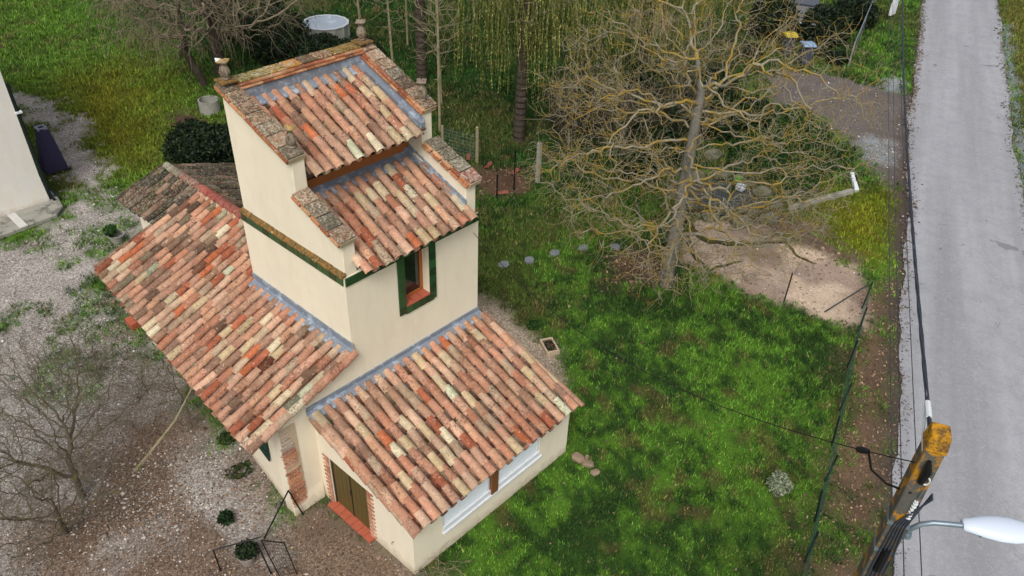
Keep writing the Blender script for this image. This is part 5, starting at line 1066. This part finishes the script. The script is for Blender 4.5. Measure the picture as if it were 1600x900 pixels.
for i, (x, y, r_) in enumerate(((-1.75, 3.0, .22), (-2.1, 1.9, .24))):
    bush('weed_clump', (x, y, .04), (r_*1.3, r_, .07), 200, .05, [(52,68,34),(70,88,44),(44,56,30)], ['dark weed clump below the shutters on the wing', 'weed clump in the soil before the wing corner', 'low weeds between small shrub and house wall', 'weed clump at the foot of the wing corner wall', 'small weed clump under the wing eave farther back'][i], 'weeds', 'weed clumps along the wing', seed=20+i, stems=0 or 2)
b = MB(); b.box((-1.55, 8.35, 0), (-1.15, 8.75, .22), I); tag(b.build('clay_block', M['red_tile'], None, bevel=.015), 'rusty red clay block on the ground below the wing eave', 'block')
# rubble at lean-to corner
M['rub'] = simple('rubble_stone', (138, 120, 100), .95, .2, 7, 0, .6)
for i, (x, y, s) in enumerate(((3.70, -3.35, .18), (3.74, -3.62, .15), (3.66, -3.9, .12), (3.9, -3.45, .08))):
    me = block_mesh('rubble%d' % i, s*1.3, s*1.8, s, M['rub'], s*.3, s*.12); o = bpy.data.objects.new('rubble_stone', me); o.location = (x, y, s*.35); o.rotation_euler = (0, 0, i*.6); link(o); tag(o, ['largest pinkish rubble stone at the lean-to corner', 'second rubble stone out from the lean-to corner', 'outermost rubble stone of the row by the lean-to', 'smallest rubble stone right of the row'][i], 'stone', 'rubble stones at the lean-to corner')
# coil of dry stems below shutter
rg = np.random.default_rng(130); A = []; B = []; cur = np.tile([-.75, -3.2, .02], (24, 1))+rg.normal(0, .12, (24, 3))*[1.6, .6, .1]; d_ = rg.normal(size=(24, 3))+[0, -.4, 1.2]
for s in range(9): d_ = d_/np.linalg.norm(d_, axis=1)[:, None]+rg.normal(0, .25, (24, 3))+[0, 0, -.22]; nx_ = cur+d_*.1; nx_[:, 2] = np.maximum(nx_[:, 2], .02); nx_[:, 1] = np.minimum(nx_[:, 1], -3.0); A.append(cur); B.append(nx_); cur = nx_
rr = np.full(24*9, .006); tag(segmesh('dry_stems', np.concatenate(A), np.concatenate(B), rr, rr, M['bark_pale'], None, 3), 'tangle of dry arching stems at the foot of the lean-to wall', 'plant')
# chicken run: posts, wire, tile edging
ch = empty('garden_enclosure', (12.2, 7.6, 0), 'small black wire garden enclosure on posts right of the tower', 'fence')
PP = [(11.88, 6.55), (12.35, 8.95), (11.9, 10.4)]
for (x, y), h, m_, rr in zip(PP, (1.6, 1.5, 1.2), ('black', 'bark_pale', 'bark_pale'), (.03, .07, .05)): b = MB(); b.tube([(x, y, 0), (x, y, h)], rr, 7); b.build('post', M[m_], ch, True)
b = MB(); b.tube([(11.0, 6.56, 0), (11.0, 6.56, .96)], .03, 6); b.build('post', M['black'], ch, True)
wire_panel('wire_mesh', (*PP[0], .1), (*PP[1], .1), 1.4, ch, .14, .14, .004, M['black']); wire_panel('wire_mesh', (*PP[1], .1), (*PP[2], .1), 1.1, ch, .14, .14, .004, M['galv']); parts_to(ch)
b = MB(); b.box((12.87, 6.28, 0), (13.01, 6.42, 1.62), I); tag(b.build('concrete_post', M['concrete'], None, bevel=.01), 'square grey concrete post right of the garden enclosure', 'post')
for i, (x, y, rz, lab) in enumerate(((12.2, 8.3, 2.0, 'red roof tile edging the soil bed, left of the black post'), (12.55, 7.3, 1.85, 'red roof tile edging the soil bed, behind the black post'), (11.1, 6.75, 1.0, 'red roof tile lying on the near edge of the soil bed'), (12.1, 9.2, 2.3, 'red roof tile farthest left along the soil bed'))):
    o = bpy.data.objects.new('edging_tile', TM['new'][i % 4]); o.location = (x, y, .08); o.rotation_euler = (0, 0, rz); o.scale = (.9, 1.1, .9); o.color = (*lin((150, 92, 74)), 1); link(o); tag(o, lab, 'roof tile', 'roof tiles edging the soil bed')
# pond with slabs
M['water'] = simple('pond_water', (34, 38, 26), .08, .2, 1.5, 0, .1, 5, spec=.7)
b = MB(); q = [(17.2,2.3),(18.3,1.7),(18.3,-0.1),(17.5,-.9),(16.3,-0.45),(15.5,0.8),(16.0,1.9)]; b.prism(q, .03, .085, 'z', I); o = b.build('pond_water', M['water']); o['kind'] = 'structure'
PS = [(17.6,2.5,.5),(18.5,1.9,.55),(18.7,1.0,.5),(18.4,.1,.45),(17.7,-.7,.5),(16.9,-1.0,.45),(16.0,-.4,.5),(15.5,.5,.4),(15.5,1.6,.45),(16.3,2.4,.5),(19.6,3.0,.55),(20.2,4.4,.5)]
M['pslab'] = simple('pond_slab', (116, 114, 98), .9, .18, 3, 0, .5, 20, (84, 86, 60), 2.5, .5)
for i, (x, y, s) in enumerate(PS):
    g = random.Random(200+i); n_ = 8; q = [(x+s*g.uniform(.8, 1.1)*math.cos(2*math.pi*k/n_), y+s*.75*g.uniform(.8, 1.1)*math.sin(2*math.pi*k/n_)) for k in range(n_)]; b = MB(); b.prism(q, .02, .14+g.uniform(0, .08), 'z', I)
    o = tag(b.build('pond_slab', M['pslab'], None, bevel=.02), 'flat mossy grey slab on the rim of the pond behind the gnarled tree', 'stone slab', 'flat slabs around the pond')
b = MB(); b.box((18.1, .95, .1), (18.35, 1.2, .42), I); M['lime'] = simple('lime_plastic', (96, 150, 50), .4, .05); tag(b.build('garden_can', M['lime'], None, bevel=.04), 'small lime green garden can beside the pond', 'can')
b = MB(); b.box((17.75, .6, .1), (18.05, .9, .35), I); tag(b.build('white_bucket', M['lamp'], None, bevel=.05), 'small pale bucket beside the lime green can', 'bucket')
# low white-capped wall
lw = empty('low_wall', (19.5, -1.7, 0), 'low stone wall with weathered white caps bordering the green mounds', 'wall')
for i in range(8):
    t_ = i/8; x = 18.0+2.9*t_; y = -1.2-1.0*t_; me = block_mesh('wall_block%d' % i, .40, .16, .2, M['concrete'], .02, .015); o = bpy.data.objects.new('wall_block', me); o.location = (x+.18, y-.06, .12); o.rotation_euler = (0, random.uniform(-.03, .03), -.33); link(o, lw)
for i in range(4):
    t_ = i/4; me = block_mesh('wall_endblock%d' % i, .3, .14, .16, M['white2'], .02, .02); o = bpy.data.objects.new('wall_block', me); o.location = (21.25+1.15*t_, -2.2+.72*t_, .08); o.rotation_euler = (0, 0, .56); link(o, lw)
parts_to(lw)
# ------------------------------------------------------------ car port area, top right
M['hood'] = simple('dark_blue_car_paint', (30, 34, 48), .25, .05, 3, 0, 0, spec=.6); M['bin_grey'] = simple('grey_bin', (70, 74, 82), .5, .05); M['bin_yel'] = simple('yellow_lid', (214, 186, 40), .4, .05); M['bin_blue'] = simple('blue_lid', (134, 160, 190), .4, .05)
def bin_(x, y, rz, lid, label):
    e = empty('wheelie_bin', (x, y, 0), label, 'bin', 'wheelie bins by the driveway'); T_ = lambda a_, b_, z: (x+a_*math.cos(rz)-b_*math.sin(rz), y+a_*math.sin(rz)+b_*math.cos(rz), z)
    b = MB(); b.add([T_(u_*.23, v_*.26, .06) for u_, v_ in ((-1,-1),(1,-1),(1,1),(-1,1))]+[T_(u_*.29, v_*.34, .98) for u_, v_ in ((-1,-1),(1,-1),(1,1),(-1,1))], [(0,3,2,1),(4,5,6,7),(0,1,5,4),(1,2,6,5),(2,3,7,6),(3,0,4,7)]); b.build('bin_body', M['bin_grey'], e, bevel=.02)
    b = MB(); b.prism([(-.37, .985), (.37, .985), (.34, 1.06), (0, 1.10), (-.34, 1.06)], -.31, .31, 'x', T_); b.build('lid', M[lid], e, bevel=.015)
    for s in (-.25, .25): b = MB(); b.tube([T_(s-.03, .3, .1), T_(s+.03, .3, .1)], .1, 12); b.build('wheel', M['black'], e)
    b = MB(); b.tube([T_(-.25, .38, .95), T_(.25, .38, .95)], .018, 6); b.build('handle', M['black'], e); parts_to(e)
bin_(32.4, 6.7, 2.4, 'bin_yel', 'grey wheelie bin with a bright yellow lid'); bin_(31.8, 5.4, 2.4, 'bin_blue', 'grey wheelie bin with a pale blue lid')
car = empty('parked_car', (37.2, 8.6, 0), 'dark blue parked car half hidden by branches at the top right', 'car'); ca = R(24)
Tc = lambda x, y, z: (37.4+x*math.cos(ca)-y*math.sin(ca), 8.4+x*math.sin(ca)+y*math.cos(ca), z)
b = MB(); b.prism([(-2.1, .3), (2.1, .3), (2.15, .75), (1.5, .92), (.9, .95), (-1.9, .98), (-2.15, .7)], -.85, .85, 'y', lambda x, y, z: Tc(x, y, z)); b.build('body', M['hood'], car, bevel=.08)
b = MB(); b.add([Tc(*p) for p in ((-1.9,-.78,.97),(1.0,-.78,.95),(1.0,.78,.95),(-1.9,.78,.97),(-1.5,-.62,1.45),(.2,-.62,1.45),(.2,.62,1.45),(-1.5,.62,1.45))], [(0,1,5,4),(1,2,6,5),(2,3,7,6),(3,0,4,7)]); b.build('windows', M['glass'], car)
b = MB(); b.prism([(-1.52, 1.45), (.22, 1.45), (.1, 1.5), (-1.4, 1.5)], -.63, .63, 'y', lambda x, y, z: Tc(x, y, z)); b.build('roof', M['hood'], car, bevel=.02)
for x in (-1.35, 1.35):
    for y in (-.8, .8):
        b = MB(); b.tube([Tc(x, y-.1, .32), Tc(x, y+.1, .32)], .32, 18); wl = b.build('wheel', M['black'], car); b = MB(); b.tube([Tc(x, y-.11, .32), Tc(x, y+.11, .32)], .2, 14); b.build('rim', M['galv'], wl)
for y in (-.6, .6): b = MB(); b.tube([Tc(2.05, y-.12, .68), Tc(2.05, y+.12, .68)], .08, 8); b.build('headlight', M['white2'], car)
parts_to(car)
lf = empty('lattice_fence', (38, 4.5, 0), 'black and white slatted fence along the grass at the top right', 'fence')
FA = Vector((32.9, 3.55, 0)); FB = Vector((47.5, 8.2, 0))
for k in range(8):
    p = FA.lerp(FB, k/7); b = MB(); b.box((p.x-.03, p.y-.03, 0), (p.x+.03, p.y+.03, 1.4), I); b.build('post', M['concrete'], lf)
    if k:
        for j in range(4):
            a_ = FA.lerp(FB, (k-1)/7); d_ = (p-a_); nn = Vector((-d_.y, d_.x, 0)).normalized()*.02; b = MB(); z0 = .25+.33*j; b.add([a_-nn+Vector((0,0,z0)), p-nn+Vector((0,0,z0)), p+nn+Vector((0,0,z0)), a_+nn+Vector((0,0,z0)), a_-nn+Vector((0,0,z0+.2)), p-nn+Vector((0,0,z0+.2)), p+nn+Vector((0,0,z0+.2)), a_+nn+Vector((0,0,z0+.2))], [(0,3,2,1),(4,5,6,7),(0,1,5,4),(1,2,6,5),(2,3,7,6),(3,0,4,7)]); b.build('rail', M['black'] if j < 3 else M['galv'], lf)
parts_to(lf)
b = MB(); b.box((41.9, 5.25, .3), (42.6, 5.4, 1.5), I); sg = tag(b.build('white_cabinet', M['white2'], None, bevel=.02), 'white box panel on the grass beside the slatted fence', 'cabinet')
for i, (x, y, r_, h) in enumerate(((35.5, 6.3, 1.4, 1.5), (34.2, 8.6, 1.3, 1.6), (39.5, 6.4, 1.3, 1.3))):
    bush('evergreen_bush', (x, y, h*.5), (r_, r_, h*.8), 3500, .1, DG, ['dark evergreen bush behind the bins', 'dark bush left of the parked car', 'dark bush between parked car and slatted fence'][i], 'bush', seed=300+i)
for k in range(3): q = [(30.6, 7.6), (33.1, 4.3), (33.4, 5.6)][k]; bush('bare_bush' if 0 else 'evergreen_bush', (*q, .3), (.5, .5, .4), 900, .08, DG, ['small dark bush left of the yellow-lidded bin', 'small dark bush at the near end of the slatted fence', 'small dark bush behind the blue-lidded bin'][k], 'bush', seed=320+k)
bpy.context.view_layer.update()
for n_ in ('deck',): pass
print('objects', len(bpy.data.objects))
